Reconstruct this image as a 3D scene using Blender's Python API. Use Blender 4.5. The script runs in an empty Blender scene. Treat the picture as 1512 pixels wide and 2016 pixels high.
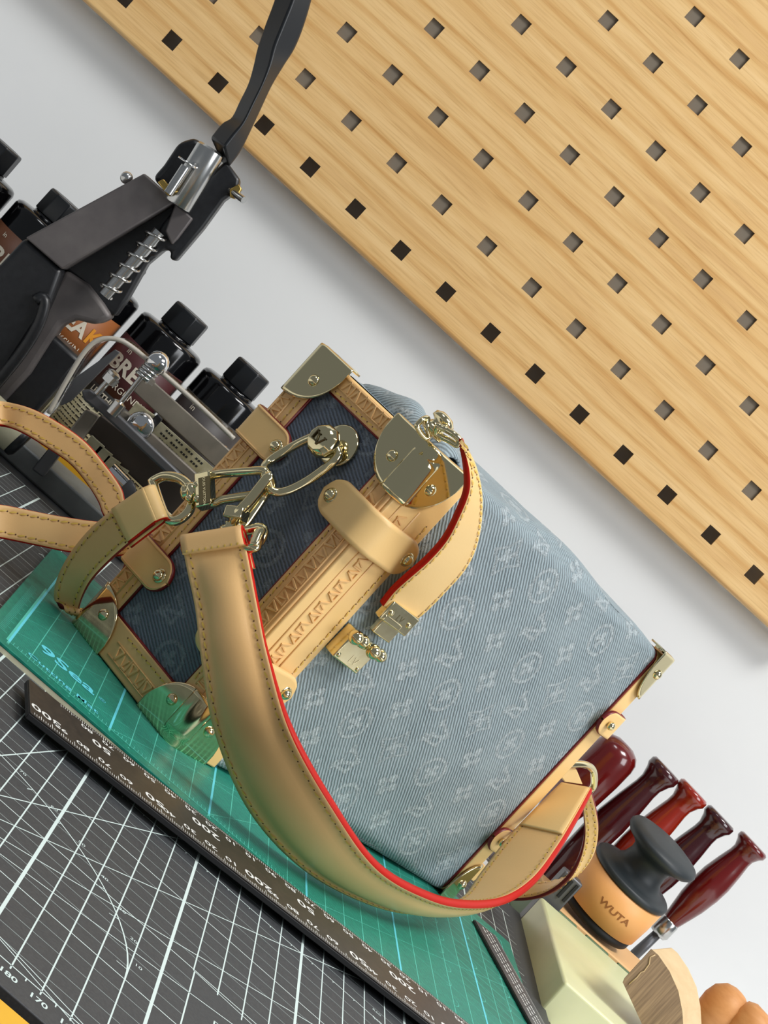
import bpy, bmesh, math, random
import numpy as np
from mathutils import Vector as V, Matrix

# ---------------------------------------------------------------- camera, world, lights, exposure
S = 0.001                                   # everything below is written in millimetres
F_PX = 3901.1
def _rot(r):
    t = np.linalg.norm(r); k = r/t
    K = np.array([[0,-k[2],k[1]],[k[2],0,-k[0]],[-k[1],k[0],0]])
    return np.eye(3)+np.sin(t)*K+(1-np.cos(t))*K@K
_a = math.radians(42.3)
RC = np.array([[math.cos(_a),0,math.sin(_a)],[math.sin(_a),0,-math.cos(_a)],[0,1,0]])@_rot(np.array([.058,-.0026,.093]))
CAM = np.array([0.,0.,176.6])
cam_d = bpy.data.cameras.new('camera'); cam = bpy.data.objects.new('camera', cam_d)
bpy.context.scene.collection.objects.link(cam)
M4 = Matrix.Identity(4)
for r in range(3):
    M4[r][0] = RC[0][r]; M4[r][1] = -RC[1][r]; M4[r][2] = -RC[2][r]; M4[r][3] = CAM[r]*S
cam.matrix_world = M4
cam_d.sensor_fit = 'AUTO'; cam_d.sensor_width = 36; cam_d.lens = F_PX/2016*36
cam_d.clip_start = .01; cam_d.clip_end = 20
bpy.context.scene.camera = cam

W = bpy.data.worlds.new('room_light'); bpy.context.scene.world = W; W.use_nodes = True
W.node_tree.nodes['Background'].inputs[0].default_value = (.86,.93,1,1)
W.node_tree.nodes['Background'].inputs[1].default_value = .22
def area(name, loc, target, sx, sy, power, col):
    l = bpy.data.lights.new(name,'AREA'); l.shape='RECTANGLE'; l.size=sx*S; l.size_y=sy*S; l.energy=power; l.color=col
    o = bpy.data.objects.new(name,l); bpy.context.scene.collection.objects.link(o)
    o.location = V(loc)*S; o.rotation_euler = (V(target)-V(loc)).to_track_quat('-Z','Y').to_euler(); return o
area('ceiling_lamp', (700,350,1500), (150,950,80), 700, 450, 23.5, (1,.985,.96))
area('window_light', (1500,-100,800), (200,1000,100), 800, 800, 16, (.94,.97,1))
area('bench_lamp', (-500,500,1500), (0,1000,100), 450, 300, 4.5, (.97,.99,1))
vs = bpy.context.scene.view_settings
vs.view_transform='Standard'; vs.look='None'; vs.gamma=1; vs.exposure=-0.1; vs.use_curve_mapping=False

# ---------------------------------------------------------------- helpers
def at(x,y,Y):
    d = RC.T@np.array([(x-756)/F_PX,(y-1008)/F_PX,1.]); return V(CAM+d*(Y/d[1]))
def onz(x,y,z):
    d = RC.T@np.array([(x-756)/F_PX,(y-1008)/F_PX,1.]); return V(CAM+d*((z-CAM[2])/d[2]))
def onpl(x,y,p0,n):
    d = RC.T@np.array([(x-756)/F_PX,(y-1008)/F_PX,1.]); return V(CAM+d*(np.dot(np.array(p0)-CAM,n)/np.dot(d,n)))
COL = bpy.context.scene.collection
def tag(o,label=None,cat=None,group=None,kind=None):
    if label: o['label']=label
    if cat: o['category']=cat
    if group: o['group']=group
    if kind: o['kind']=kind
    return o
def empty(name,loc,label,cat,group=None):
    o = bpy.data.objects.new(name,None); COL.objects.link(o); o.location=V(loc)*S; o.empty_display_size=.01
    return tag(o,label,cat,group)
def wloc(o):
    p = V((0,0,0))
    while o is not None: p += o.location; o = o.parent
    return p
class MB:
    def __init__(s): s.v=[]; s.f=[]; s.m=[]; s.uv=None; s.sm=[]
    def add(s,vs,fs,mi=0,smooth=False):
        o=len(s.v); s.v += [V(p) for p in vs]; s.f += [[i+o for i in f] for f in fs]; s.m += [mi]*len(fs); s.sm += [smooth]*len(fs); return o
    def box(s,c,sx,sy,sz,X=(1,0,0),Y=(0,1,0),Z=(0,0,1),mi=0):
        c=V(c); X=V(X).normalized()*sx/2; Y=V(Y).normalized()*sy/2; Z=V(Z).normalized()*sz/2
        vs=[c+X*i+Y*j+Z*k for k in(-1,1) for j in(-1,1) for i in(-1,1)]
        s.add(vs,[(0,2,3,1),(4,5,7,6),(0,1,5,4),(2,6,7,3),(1,3,7,5),(0,4,6,2)],mi)
    def prism(s,poly,ext,mi=0,mi_side=None):
        n=len(poly); a=[V(p) for p in poly]; b=[p+V(ext) for p in a]
        s.add(a+b,[tuple(range(n))[::-1],tuple(range(n,2*n))],mi)
        s.add(a+b,[(i,(i+1)%n,n+(i+1)%n,n+i) for i in range(n)],mi if mi_side is None else mi_side)
    def tube(s,path,r,n=10,closed=False,mi=0,caps=True):
        path=[V(p) for p in path]; m=len(path); rs = r if isinstance(r,(list,tuple)) else [r]*m
        up=None; rings=[]
        for i,p in enumerate(path):
            if closed: t=(path[(i+1)%m]-path[i-1])
            else: t=path[min(i+1,m-1)]-path[max(i-1,0)]
            t.normalize()
            if up is None:
                up=V((0,0,1)) if abs(t.z)<.9 else V((1,0,0))
            x=up-t*up.dot(t)
            if x.length<1e-6: x=t.orthogonal()
            x.normalize(); up=x; y=t.cross(x)
            rings.append([p+(x*math.cos(2*math.pi*k/n)+y*math.sin(2*math.pi*k/n))*rs[i] for k in range(n)])
        vs=[q for R in rings for q in R]; fs=[]
        for i in range(m if closed else m-1):
            j=(i+1)%m
            for k in range(n): fs.append((i*n+k,i*n+(k+1)%n,j*n+(k+1)%n,j*n+k))
        s.add(vs,fs,mi,True)
        if caps and not closed: s.add(rings[0]+rings[-1],[tuple(range(n))[::-1],tuple(range(n,2*n))],mi)
    def lathe(s,o,ax,prof,n=32,mi=0,smooth=True,xd=None):
        o=V(o); ax=V(ax).normalized(); x=V(xd) if xd else ax.orthogonal(); x=(x-ax*x.dot(ax)).normalized(); y=ax.cross(x)
        vs=[];fs=[]
        for (r,h) in prof:
            for k in range(n):
                a=2*math.pi*k/n; vs.append(o+ax*h+(x*math.cos(a)+y*math.sin(a))*max(r,.001))
        for i in range(len(prof)-1):
            for k in range(n): fs.append((i*n+k,i*n+(k+1)%n,(i+1)*n+(k+1)%n,(i+1)*n+k))
        s.add(vs,fs,mi,smooth)
    def ball(s,c,r,ax=(0,0,1),flat=1.,mi=0,n=16):
        m=8; s.lathe(c,ax,[(r*math.sin(math.pi*i/m),-r*flat*math.cos(math.pi*i/m)) for i in range(m+1)],n,mi)
    def loft(s,rails,mi=0,smooth=False,caps=True,closed=True):
        k=len(rails); m=len(rails[0]); vs=[rails[a][i] for i in range(m) for a in range(k)]; fs=[]
        for i in range(m-1):
            for a in range(k if closed else k-1): fs.append((i*k+a,i*k+(a+1)%k,(i+1)*k+(a+1)%k,(i+1)*k+a))
        s.add(vs,fs,mi,smooth)
        if caps and closed: s.add([rails[a][0] for a in range(k)]+[rails[a][-1] for a in range(k)],[tuple(range(k))[::-1],tuple(range(k,2*k))],mi)
    def build(s,name,mats,parent=None,bevel=0,seg=2,label=None,kind=None,cat=None,group=None,origin=None,recalc=True,autosm=False,subsurf=0,solid=0,ang=35):
        me=bpy.data.meshes.new(name)
        if parent is not None: o0=wloc(parent)/S
        else: o0=V(origin) if origin is not None else V((0,0,0))
        me.from_pydata([tuple((p-o0)*S) for p in s.v],[],s.f)
        if not isinstance(mats,(list,tuple)): mats=[mats]
        for m in mats: me.materials.append(m)
        me.polygons.foreach_set('material_index',s.m); me.polygons.foreach_set('use_smooth',s.sm)
        if s.uv is not None:
            l=me.uv_layers.new(name='uv'); idx=np.empty(len(me.loops),int); me.loops.foreach_get('vertex_index',idx)
            l.data.foreach_set('uv',np.array(s.uv,float)[idx].ravel())
        bm=bmesh.new(); bm.from_mesh(me)
        if s.uv is None: bmesh.ops.remove_doubles(bm,verts=bm.verts,dist=1e-6)
        if recalc: bmesh.ops.recalc_face_normals(bm,faces=bm.faces)
        if bevel:
            for f in bm.faces: f.smooth=True
            for e in bm.edges:
                if len(e.link_faces)==2 and e.calc_face_angle(0)>math.radians(ang): e.smooth=False
        elif autosm:
            for f in bm.faces: f.smooth=True
            for e in bm.edges:
                if len(e.link_faces)==2 and e.calc_face_angle(0)>math.radians(40): e.smooth=False
        bm.to_mesh(me); bm.free(); me.update()
        o=bpy.data.objects.new(name,me); COL.objects.link(o)
        if parent is not None: o.parent=parent
        elif origin is not None: o.location=o0*S
        if solid:
            md=o.modifiers.new('solid','SOLIDIFY'); md.thickness=solid*S; md.offset=-1
        if bevel:
            md=o.modifiers.new('bevel','BEVEL'); md.width=bevel*S; md.segments=seg; md.limit_method='ANGLE'; md.angle_limit=math.radians(ang); md.harden_normals=False
        if subsurf:
            md=o.modifiers.new('sub','SUBSURF'); md.levels=subsurf; md.render_levels=subsurf
        return tag(o,label,cat,group,kind)
def crom(pts,n):
    P=[V(p) for p in pts]; m=len(P); out=[]
    d=[0]
    for i in range(1,m): d.append(d[-1]+max((P[i]-P[i-1]).length,1e-6))
    for k in range(n):
        t=d[-1]*k/(n-1); i=0
        while i<m-2 and d[i+1]<t: i+=1
        u=(t-d[i])/(d[i+1]-d[i]); u=min(max(u,0),1)
        p1,p2=P[i],P[i+1]; L=d[i+1]-d[i]
        m1=(p2-P[i-1])/(d[i+1]-d[i-1])*L if i>0 else (p2-p1)
        m2=(P[i+2]-p1)/(d[i+2]-d[i])*L if i+2<m else (p2-p1)
        out.append(p1*(2*u**3-3*u**2+1)+m1*(u**3-2*u**2+u)+p2*(-2*u**3+3*u**2)+m2*(u**3-u**2))
    return out
def crom_idx(pts,n):      # uniform parameter so paired rails stay paired
    P=[V(p) for p in pts]; m=len(P); out=[]
    for k in range(n):
        t=(m-1)*k/(n-1); i=min(int(t),m-2); u=t-i
        p0=P[i-1] if i>0 else P[i]*2-P[i+1]; p3=P[i+2] if i+2<m else P[i+1]*2-P[i]
        p1,p2=P[i],P[i+1]
        out.append(.5*(2*p1+(p2-p0)*u+(2*p0-5*p1+4*p2-p3)*u*u+(3*p1-p0-3*p2+p3)*u**3))
    return out
def smooth_l(L,k=2):
    for _ in range(k): L=[L[0]]+[(L[i-1]+L[i]*2+L[i+1])/4 for i in range(1,len(L)-1)]+[L[-1]]
    return L
def smoothst0(x): x=min(max(x,0),1); return x*x*(3-2*x)
_txt={}
def text_into(mb,s,size,fn,mi=0,align='CENTER',z=0,bold=0,sx=1.0):
    """flat lettering: fn(x,y) gives the 3-D place of a point of the line of type (mm)"""
    key=(s,bold)
    if key not in _txt:
        cu=bpy.data.curves.new('t','FONT'); cu.body=s; cu.size=1; cu.align_x='CENTER'; cu.align_y='CENTER'; cu.resolution_u=3; cu.offset=bold
        o=bpy.data.objects.new('t',cu); COL.objects.link(o); bpy.context.view_layer.update()
        me=bpy.data.meshes.new_from_object(o.evaluated_get(bpy.context.evaluated_depsgraph_get()))
        _txt[key]=([tuple(v.co) for v in me.vertices],[tuple(p.vertices) for p in me.polygons])
        bpy.data.objects.remove(o); bpy.data.curves.remove(cu); bpy.data.meshes.remove(me)
    vs,fs=_txt[key]
    if vs: mb.add([fn(v[0]*size*sx,v[1]*size) for v in vs],fs,mi)
def stroke(mb,p,q,w,n,h=.3,mi=0):     # a flat bar from p to q lying on a face of normal n
    p=V(p);q=V(q);n=V(n).normalized();t=(q-p)
    L=t.length
    if L<1e-5: return
    t/=L; s=n.cross(t).normalized()*w/2; u=n*h
    mb.add([p-s,p+s,q+s,q-s,p-s*.6+u,p+s*.6+u,q+s*.6+u,q-s*.6+u],[(4,5,6,7),(0,1,5,4),(1,2,6,5),(2,3,7,6),(3,0,4,7)],mi)
def ribbon(A,B,th,mats,name,parent,n=140,pad=0,label=None,stitch=None,stitch_mat=None,inner=True,sp=4.4,flip=1,inset=2.4,smk=3,capmi=1):
    A=smooth_l(crom_idx(A,n),smk); B=smooth_l(crom_idx(B,n),smk)
    prof=[]  # (u across -1..1, t outward)
    rails=[]; K=9
    us=[-1]+[-1+2*k/K for k in range(0,K+1)]+[1]
    Nn=[]
    for i in range(n):
        t=(A[min(i+1,n-1)]+B[min(i+1,n-1)])-(A[max(i-1,0)]+B[max(i-1,0)]); w=B[i]-A[i]
        N=w.cross(t); N=N.normalized() if N.length>1e-9 else (Nn[-1] if Nn else V((0,0,1))); Nn.append(N*flip)
    Nn=[x.normalized() for x in smooth_l(Nn,3)]
    mb=MB(); h=th/2; e=min(.45,th*.3)
    sec=[]
    K=18 if pad else 8
    for k in range(K+1):
        u=k/K; sec.append((u, max(0,math.sin(math.pi*min(1,max(0,(u-.2)/.6))))**.55 if pad else 0))
    # section loop: outer face, then B edge, then inner face, then A edge
    k=len(sec)
    def pt(i,u,hh,ex=0):
        w=(B[i]-A[i]); wl=w.normalized(); return A[i]+w*u+wl*ex+Nn[i]*hh
    vs=[];fs=[];ms=[]
    row=k+1+k+1
    for i in range(n):
        pf=pad*smoothst0((i-6)/16)*smoothst0((n-18-i)/14)
        for j,(u,hh) in enumerate(sec): vs.append(pt(i,u,h+pf*hh,e*(1 if j==0 else -1 if j==k-1 else 0)))
        vs.append(pt(i,1,0))
        for j,(u,hh) in enumerate(sec[::-1]): vs.append(pt(i,u,-h,e*(-1 if j==0 else 1 if j==k-1 else 0)))
        vs.append(pt(i,0,0))
    mi=[0]*(k-1)+[1,1]+[0]*(k-1)+[1,1]
    for i in range(n-1):
        for a in range(row):
            b=(a+1)%row; fs.append((i*row+a,i*row+b,(i+1)*row+b,(i+1)*row+a)); ms.append(mi[a])
    o=mb.add(vs,fs,0,True); mb.m=ms
    mb.add([vs[a] for a in range(row)]+[vs[(n-1)*row+a] for a in range(row)],[tuple(range(row))[::-1],tuple(range(row,2*row))],capmi)
    ob=mb.build(name,mats,parent,label=label)
    if stitch_mat:
        sm=MB()
        for side in (0,1):
            for face in ((1,-1) if inner else (1,)):
                acc=0; last=None; nxt=2.; 
                pts=[]
                for i in range(n):
                    w=B[i]-A[i]; f=inset/max(w.length,1e-6); u=f if side==0 else 1-f
                    pts.append((A[i]+w*u+Nn[i]*face*(h+.12),Nn[i]*face))
                cum=[0]
                for i in range(1,n): cum.append(cum[-1]+(pts[i][0]-pts[i-1][0]).length)
                def samp(d):
                    i=int(np.searchsorted(cum,d))
                    i=min(max(i,1),n-1); t=(d-cum[i-1])/max(cum[i]-cum[i-1],1e-9)
                    return pts[i-1][0].lerp(pts[i][0],t),pts[i][1]
                d=2.
                while d+3<cum[-1]-1:
                    p,N=samp(d); q,_=samp(d+sp*.68); stitch_bar(sm,p,q,N); d+=sp
        sm.build('stitching',stitch_mat,ob,kind='stuff')
    return ob,A,B,Nn
def stitch_bar(sm,p,q,N,w=.85,h=.42):
    t=(q-p)
    if t.length<1e-6: return
    s=N.cross(t).normalized()*w/2; m=(p+q)/2+N*h
    skew=s*.7
    sm.add([p-s*.5-skew,p+s*.5-skew,m+s,q+s*.5+skew,q-s*.5+skew,m-s],[(0,1,2,5),(5,2,3,4)],0,True)
    c=q+t*.14+N*.03; a=t.normalized()*w*.55; b=N.cross(t).normalized()*w*.5; sm.add([c-b,c+a*.9,c+b,c-a*.9],[(0,1,2,3)],1)

# ---------------------------------------------------------------- materials
def mat(name,col,rough=.5,metal=0,**k):
    m=bpy.data.materials.new(name); m.use_nodes=True; b=m.node_tree.nodes['Principled BSDF']
    b.inputs['Base Color'].default_value=(*col,1); b.inputs['Roughness'].default_value=rough; b.inputs['Metallic'].default_value=metal
    for a,v in k.items(): b.inputs[a.replace('_',' ')].default_value=v
    return m
def srgb(r,g,b):
    f=lambda c:(c/255/12.92 if c/255<.04045 else ((c/255+.055)/1.055)**2.4); return (f(r),f(g),f(b))
def N(m,t,**k):
    n=m.node_tree.nodes.new(t)
    for a,v in k.items(): setattr(n,a,v)
    return n
def L(m,a,b): m.node_tree.links.new(a,b)
def bsdf(m): return m.node_tree.nodes['Principled BSDF']
def coords(m,scale=(1,1,1),rot=(0,0,0),uv=False):
    tc=N(m,'ShaderNodeTexCoord'); mp=N(m,'ShaderNodeMapping'); mp.inputs['Scale'].default_value=scale; mp.inputs['Rotation'].default_value=rot
    L(m,tc.outputs['UV' if uv else 'Object'],mp.inputs[0]); return mp.outputs[0]
def noise(m,vec,scale,detail=4,rough=.55,dist=0):
    n=N(m,'ShaderNodeTexNoise'); n.inputs['Scale'].default_value=scale; n.inputs['Detail'].default_value=detail; n.inputs['Roughness'].default_value=rough; n.inputs['Distortion'].default_value=dist
    L(m,vec,n.inputs['Vector']); return n.outputs[0]
def ramp(m,fac,stops):
    r=N(m,'ShaderNodeValToRGB'); e=r.color_ramp.elements
    while len(e)<len(stops): e.new(.5)
    for x,(p,c) in zip(e,stops): x.position=p; x.color=(*c,1) if len(c)==3 else c
    L(m,fac,r.inputs[0]); return r.outputs[0]
def bump(m,h,dist=.0003,st=.5):
    b=N(m,'ShaderNodeBump'); b.inputs['Distance'].default_value=dist; b.inputs['Strength'].default_value=st; L(m,h,b.inputs['Height']); L(m,b.outputs[0],bsdf(m).inputs['Normal'])
def speck(name,c1,c2,rough,scale,bd=.0001,bs=.3,metal=0,lo=.35,hi=.65,**k):
    m=mat(name,c1,rough,metal,**k); v=coords(m); n=noise(m,v,scale,5); L(m,ramp(m,n,[(lo,c1),(hi,c2)]),bsdf(m).inputs['Base Color'])
    if bs: bump(m,n,bd,bs)
    return m

m_wall=speck('white_painted_wall',srgb(226,227,226),srgb(221,222,222),.85,6,.0002,.1)
m_yel=speck('yellow_desktop',srgb(226,172,40),srgb(214,158,30),.5,20,bs=0)
m_brownboard=speck('brown_board',srgb(70,62,55),srgb(56,50,45),.6,60)
# wood-grain laminate of the pegboard
m_peg=mat('oak_laminate',srgb(226,184,120),.36); m_peg.node_tree.nodes['Principled BSDF'].inputs['Specular IOR Level'].default_value=.5
v=coords(m_peg,(2.2,1,34)); n1=noise(m_peg,v,3.2,6,.62,.6)
v2=coords(m_peg,(9,1,260)); n2=noise(m_peg,v2,3,3,.6,.2)
v3=coords(m_peg,(1.1,1,9)); wv=N(m_peg,'ShaderNodeTexWave',wave_type='BANDS',bands_direction='Z'); wv.inputs['Scale'].default_value=2.2; wv.inputs['Distortion'].default_value=9; wv.inputs['Detail'].default_value=3; wv.inputs['Detail Scale'].default_value=.8
L(m_peg,v3,wv.inputs[0])
c1=ramp(m_peg,n1,[(.33,srgb(196,146,84)),(.45,srgb(214,170,108)),(.6,srgb(226,188,130)),(.75,srgb(232,198,144))])
c2=ramp(m_peg,wv.outputs[1],[(0,srgb(200,150,88)),(.18,srgb(224,186,126)),(1,srgb(230,194,138))])
c3=ramp(m_peg,n2,[(.3,(.80,.74,.66)),(.52,(1,1,1))])
mx=N(m_peg,'ShaderNodeMixRGB'); mx.inputs[0].default_value=.5; L(m_peg,c1,mx.inputs[1]); L(m_peg,c2,mx.inputs[2])
my=N(m_peg,'ShaderNodeMixRGB',blend_type='MULTIPLY'); my.inputs[0].default_value=.8; L(m_peg,mx.outputs[0],my.inputs[1]); L(m_peg,c3,my.inputs[2]); L(m_peg,my.outputs[0],bsdf(m_peg).inputs['Base Color'])
bump(m_peg,n1,.0001,.2)
m_holeshade=mat('hole_shade_grey',srgb(112,102,88),.8)  # grey-brown tone of the shade seen through the pegboard holes
m_blackmat=speck('black_cutting_mat',srgb(62,64,66),srgb(52,54,57),.55,900,.00005,.5)
m_line=mat('pale_mat_print',srgb(205,220,216),.6)
m_line2=mat('faint_mat_print',srgb(138,148,146),.6)
m_green=speck('green_cutting_mat',srgb(14,128,106),srgb(8,108,92),.42,500,.00005,.5)
m_cyan=mat('light_blue_print',srgb(96,205,220),.5)
m_cyan2=mat('dim_green_print',srgb(84,190,170),.5)
m_cream=mat('cream_core',srgb(205,200,170),.7)
m_ruler=speck('brown_black_anodised',srgb(62,54,46),srgb(50,44,38),.38,300,.00003,.3)
m_rubber=mat('black_rubber',srgb(10,10,12),.6)
m_white=mat('white_print',srgb(225,225,220),.5)
def leather(name,c1,c2,rough=.42):
    m=mat(name,c1,rough); v=coords(m); n=noise(m,v,14,5); f=noise(m,v,900,3)
    L(m,ramp(m,n,[(.3,c1),(.7,c2)]),bsdf(m).inputs['Base Color']); bump(m,f,.00008,.35)
    bsdf(m).inputs['Coat Weight'].default_value=.08; bsdf(m).inputs['Coat Roughness'].default_value=.3
    return m
m_lea=leather('natural_vachetta_leather',srgb(228,180,118),srgb(236,191,128))
m_lea2=leather('pale_vachetta_leather',srgb(236,194,126),srgb(241,203,138))
m_red=mat('red_edge_paint',srgb(184,22,5),.5,0,Specular_IOR_Level=.2); m_dred=mat('dark_red_edge_paint',srgb(116,18,16),.4)
m_stitch=[mat('yellow_thread',srgb(222,184,84),.55),mat('needle_hole',srgb(92,58,24),.8)]
m_gold=mat('polished_pale_gold',srgb(225,212,170),.09,1)
m_gold2=speck('pale_gold_hardware',srgb(232,220,180),srgb(222,208,166),.16,200,bs=0,metal=1)
m_dgold=mat('engraved_dark_gold',srgb(110,100,75),.35,1)
# denim
def denim(name,base,light,wear,mo,ang):
    m=mat(name,base,.85); bs=bsdf(m); bs.inputs['Sheen Weight'].default_value=.25
    uv=coords(m,(1,1,1),uv=True)
    r=N(m,'ShaderNodeMapping'); r.inputs['Rotation'].default_value=(0,0,math.radians(ang)); L(m,uv,r.inputs[0])
    w=N(m,'ShaderNodeTexWave',wave_type='BANDS',bands_direction='X'); w.inputs['Scale'].default_value=.2; w.inputs['Distortion'].default_value=1.6; w.inputs['Detail'].default_value=3; w.inputs['Detail Scale'].default_value=2.; L(m,r.outputs[0],w.inputs[0])
    nb=noise(m,uv,.05,5,.6); nf=noise(m,uv,.8,5,.75,1.4)
    a=N(m,'ShaderNodeAttribute'); a.attribute_name='motif'
    # frayed monogram mask: motif + noise
    ad=N(m,'ShaderNodeMath',operation='MULTIPLY_ADD'); ad.inputs[1].default_value=4.6; ad.inputs[2].default_value=-2.5; L(m,nf,ad.inputs[0])
    s2=N(m,'ShaderNodeMath',operation='ADD'); L(m,ad.outputs[0],s2.inputs[0]); L(m,a.outputs['Fac'],s2.inputs[1])
    mask=ramp(m,s2.outputs[0],[(.3,(0,0,0)),(.62,(1,1,1))])
    sh=ramp(m,w.outputs[1],[(.2,tuple(c*.44 for c in base)),(.7,tuple(min(1,c*1.25) for c in base))])
    we=ramp(m,nb,[(.35,(0,0,0)),(.7,(1,1,1))])
    m1=N(m,'ShaderNodeMixRGB'); L(m,sh,m1.inputs[1]); m1.inputs[2].default_value=(*wear,1)
    mm=N(m,'ShaderNodeMath',operation='MULTIPLY'); mm.inputs[1].default_value=.5; L(m,we,mm.inputs[0]); L(m,mm.outputs[0],m1.inputs[0])
    m2=N(m,'ShaderNodeMixRGB'); L(m,m1.outputs[0],m2.inputs[1]); 
    fl=ramp(m,noise(m,uv,2.2,4,.7,1.),[(.3,tuple(c*.55 for c in light)),(.6,light)]); L(m,fl,m2.inputs[2])
    m3=N(m,'ShaderNodeMath',operation='MULTIPLY'); m3.inputs[1].default_value=mo; L(m,mask,m3.inputs[0]); L(m,m3.outputs[0],m2.inputs[0])
    L(m,m2.outputs[0],bs.inputs['Base Color'])
    h=N(m,'ShaderNodeMath',operation='MULTIPLY_ADD'); L(m,mask,h.inputs[0]); h.inputs[1].default_value=.9; L(m,w.outputs[1],h.inputs[2])
    h2=N(m,'ShaderNodeMath',operation='MULTIPLY_ADD'); L(m,nf,h2.inputs[0]); h2.inputs[1].default_value=.8; L(m,h.outputs[0],h2.inputs[2])
    bump(m,h2.outputs[0],.0005,.75)
    return m
m_den=denim('faded_grey_blue_denim',srgb(140,156,163),srgb(200,211,215),srgb(160,174,179),.72,141)
m_den_shade=denim('shaded_blue_denim',srgb(90,102,118),srgb(146,158,170),srgb(100,112,128),.6,113)  # copy of the denim for the lid, its shade put into the colours
m_blk=speck('black_cast_iron',srgb(30,31,34),srgb(22,23,26),.38,300,.0001,.35)
m_gry=speck('worn_grey_steel',srgb(114,109,107),srgb(94,89,89),.5,35,.00005,.2,metal=.35)
m_steel=mat('bright_steel',srgb(196,196,194),.22,1); m_chrome=mat('chrome',srgb(220,220,220),.08,1)
m_brass=mat('brass',srgb(190,160,90),.3,1)
m_slate=speck('grey_painted_metal',srgb(138,131,119),srgb(124,117,107),.45,60,bs=0,metal=.3)
m_dsl=mat('dark_grey_metal',srgb(96,97,100),.4,.5)
m_plast=mat('black_plastic',srgb(20,23,27),.35); m_bottle=mat('black_bottle',srgb(8,8,10),.12)
m_clear=mat('clear_plastic',(.95,.97,.97),.05,Transmission_Weight=1.,IOR=1.3,Alpha=.55)
m_paper=speck('aged_cream_label',srgb(196,190,160),srgb(160,150,112),.7,60,bs=0)
m_brl=mat('brown_label',srgb(104,62,38),.5); m_mar=mat('maroon_label',srgb(74,34,36),.5); m_dkl=mat('charcoal_label',srgb(48,42,40),.5); m_orl=mat('orange_brown_label',srgb(150,88,42),.5)
m_ink=mat('black_ink',srgb(26,24,22),.6); m_wink=mat('cream_ink',srgb(222,214,196),.6); m_oink=mat('orange_ink',srgb(226,150,40),.6)
def lacq(name,c): 
    m=mat(name,c,.22); bsdf(m).inputs['Coat Weight'].default_value=.6; bsdf(m).inputs['Coat Roughness'].default_value=.08
    v=coords(m,(40,40,4)); L(m,ramp(m,noise(m,v,3,4),[(.3,tuple(x*.75 for x in c)),(.7,c)]),bsdf(m).inputs['Base Color']); return m
m_w1=lacq('dark_red_lacquered_wood',srgb(100,10,8)); m_w2=lacq('maroon_lacquered_wood',srgb(64,14,18)); m_w3=lacq('orange_red_lacquered_wood',srgb(146,32,8)); m_w4=lacq('plum_lacquered_wood',srgb(56,12,18))
m_knob=mat('matte_dark_grey_rubber',srgb(30,37,41),.5)
m_tan=leather('tan_leather_wrap',srgb(226,160,92),srgb(232,170,104),.5); m_tan2=mat('tan_leather_edge',srgb(226,180,124),.6)
m_stamp=mat('burnished_stamp',srgb(150,92,42),.6)
m_grn=mat('olive_green_compound',srgb(84,108,74),.55)
m_wax=speck('pale_green_wax',srgb(224,224,178),srgb(208,212,164),.35,14,bs=0,Subsurface_Weight=.3); bsdf(m_wax).inputs['Subsurface Radius'].default_value=(.02,.02,.01)
def woodm(name,c1,c2,sc,rough=.55):
    m=mat(name,c1,rough); v=coords(m,sc); L(m,ramp(m,noise(m,v,4,5,.6,.4),[(.35,c1),(.65,c2)]),bsdf(m).inputs['Base Color']); return m
m_bw=woodm('pale_beech',srgb(214,186,140),srgb(204,172,124),(10,10,60)); m_bwe=woodm('brown_end_grain',srgb(160,132,98),srgb(122,98,72),(200,3,8)); m_bh=woodm('tan_turned_wood',srgb(214,152,92),srgb(200,136,76),(20,20,60))

# ---------------------------------------------------------------- the setting
YW=1262
mb=MB(); mb.box((200,YW+10,600),2400,20,1400); tag(mb.build('wall_back',m_wall),kind='structure')
m_bench=mat('white_benchtop',srgb(222,222,220),.5)
mb=MB(); mb.box((150,-100,-760),3400,2744,20); tag(mb.build('floor',mat('grey_floor',srgb(120,116,110),.6)),kind='structure')
wbn=empty('workbench',(150,800,-750),'plain white workbench under the cutting mats','workbench')
mb=MB(); mb.box((150,800,-16),1400,922,20); mb.build('top',m_bench,wbn,bevel=1)
for sx in (-660,660):
    for sy in (-420,420): mb=MB(); mb.box((150+sx,800+sy,-388),50,50,724); mb.build('leg',m_bench,wbn,bevel=1)
desk_z=-6
mb=MB(); mb.box((74,768,-4.5),464,608,3); mb.build('underlay_board',m_brownboard,bevel=.5,label='thin dark brown board lying under the black cutting mat',cat='board',origin=(74,769,-6))

# pegboard: real square holes on a 38 mm grid
pegb=empty('pegboard',(100,1242,213.5),'wood grain laminate pegboard with square holes on the white wall','pegboard')
X0,Z0,P,Hh=-176.3,232.3,38.0,4.7
zb=216.; nx0,nx1=-7,14; nz=9
xs=[X0+P*nx0-19]; 
for i in range(nx0,nx1+1): xs+=[X0+P*i-Hh,X0+P*i+Hh]
xs.append(X0+P*nx1+19)
zs=[zb]
for j in range(nz): zs+=[Z0+P*j-Hh,Z0+P*j+Hh]
zs.append(Z0+P*(nz-1)+19)
mb=MB(); nxv=len(xs)
vs=[(x,1242,z) for z in zs for x in xs]+[(x,1243.6,z) for z in zs for x in xs]; o2=nxv*len(zs); fs=[]
hole=lambda i,j:i%2==1 and j%2==1
for j in range(len(zs)-1):
    for i in range(nxv-1):
        a=j*nxv+i; q=(a,a+1,a+nxv+1,a+nxv)
        if hole(i,j):
            for e in ((q[0],q[1]),(q[1],q[2]),(q[2],q[3]),(q[3],q[0])): fs.append((e[0],e[1],e[1]+o2,e[0]+o2))
        else: fs.append(q); fs.append(tuple(k+o2 for k in q[::-1]))
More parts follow.
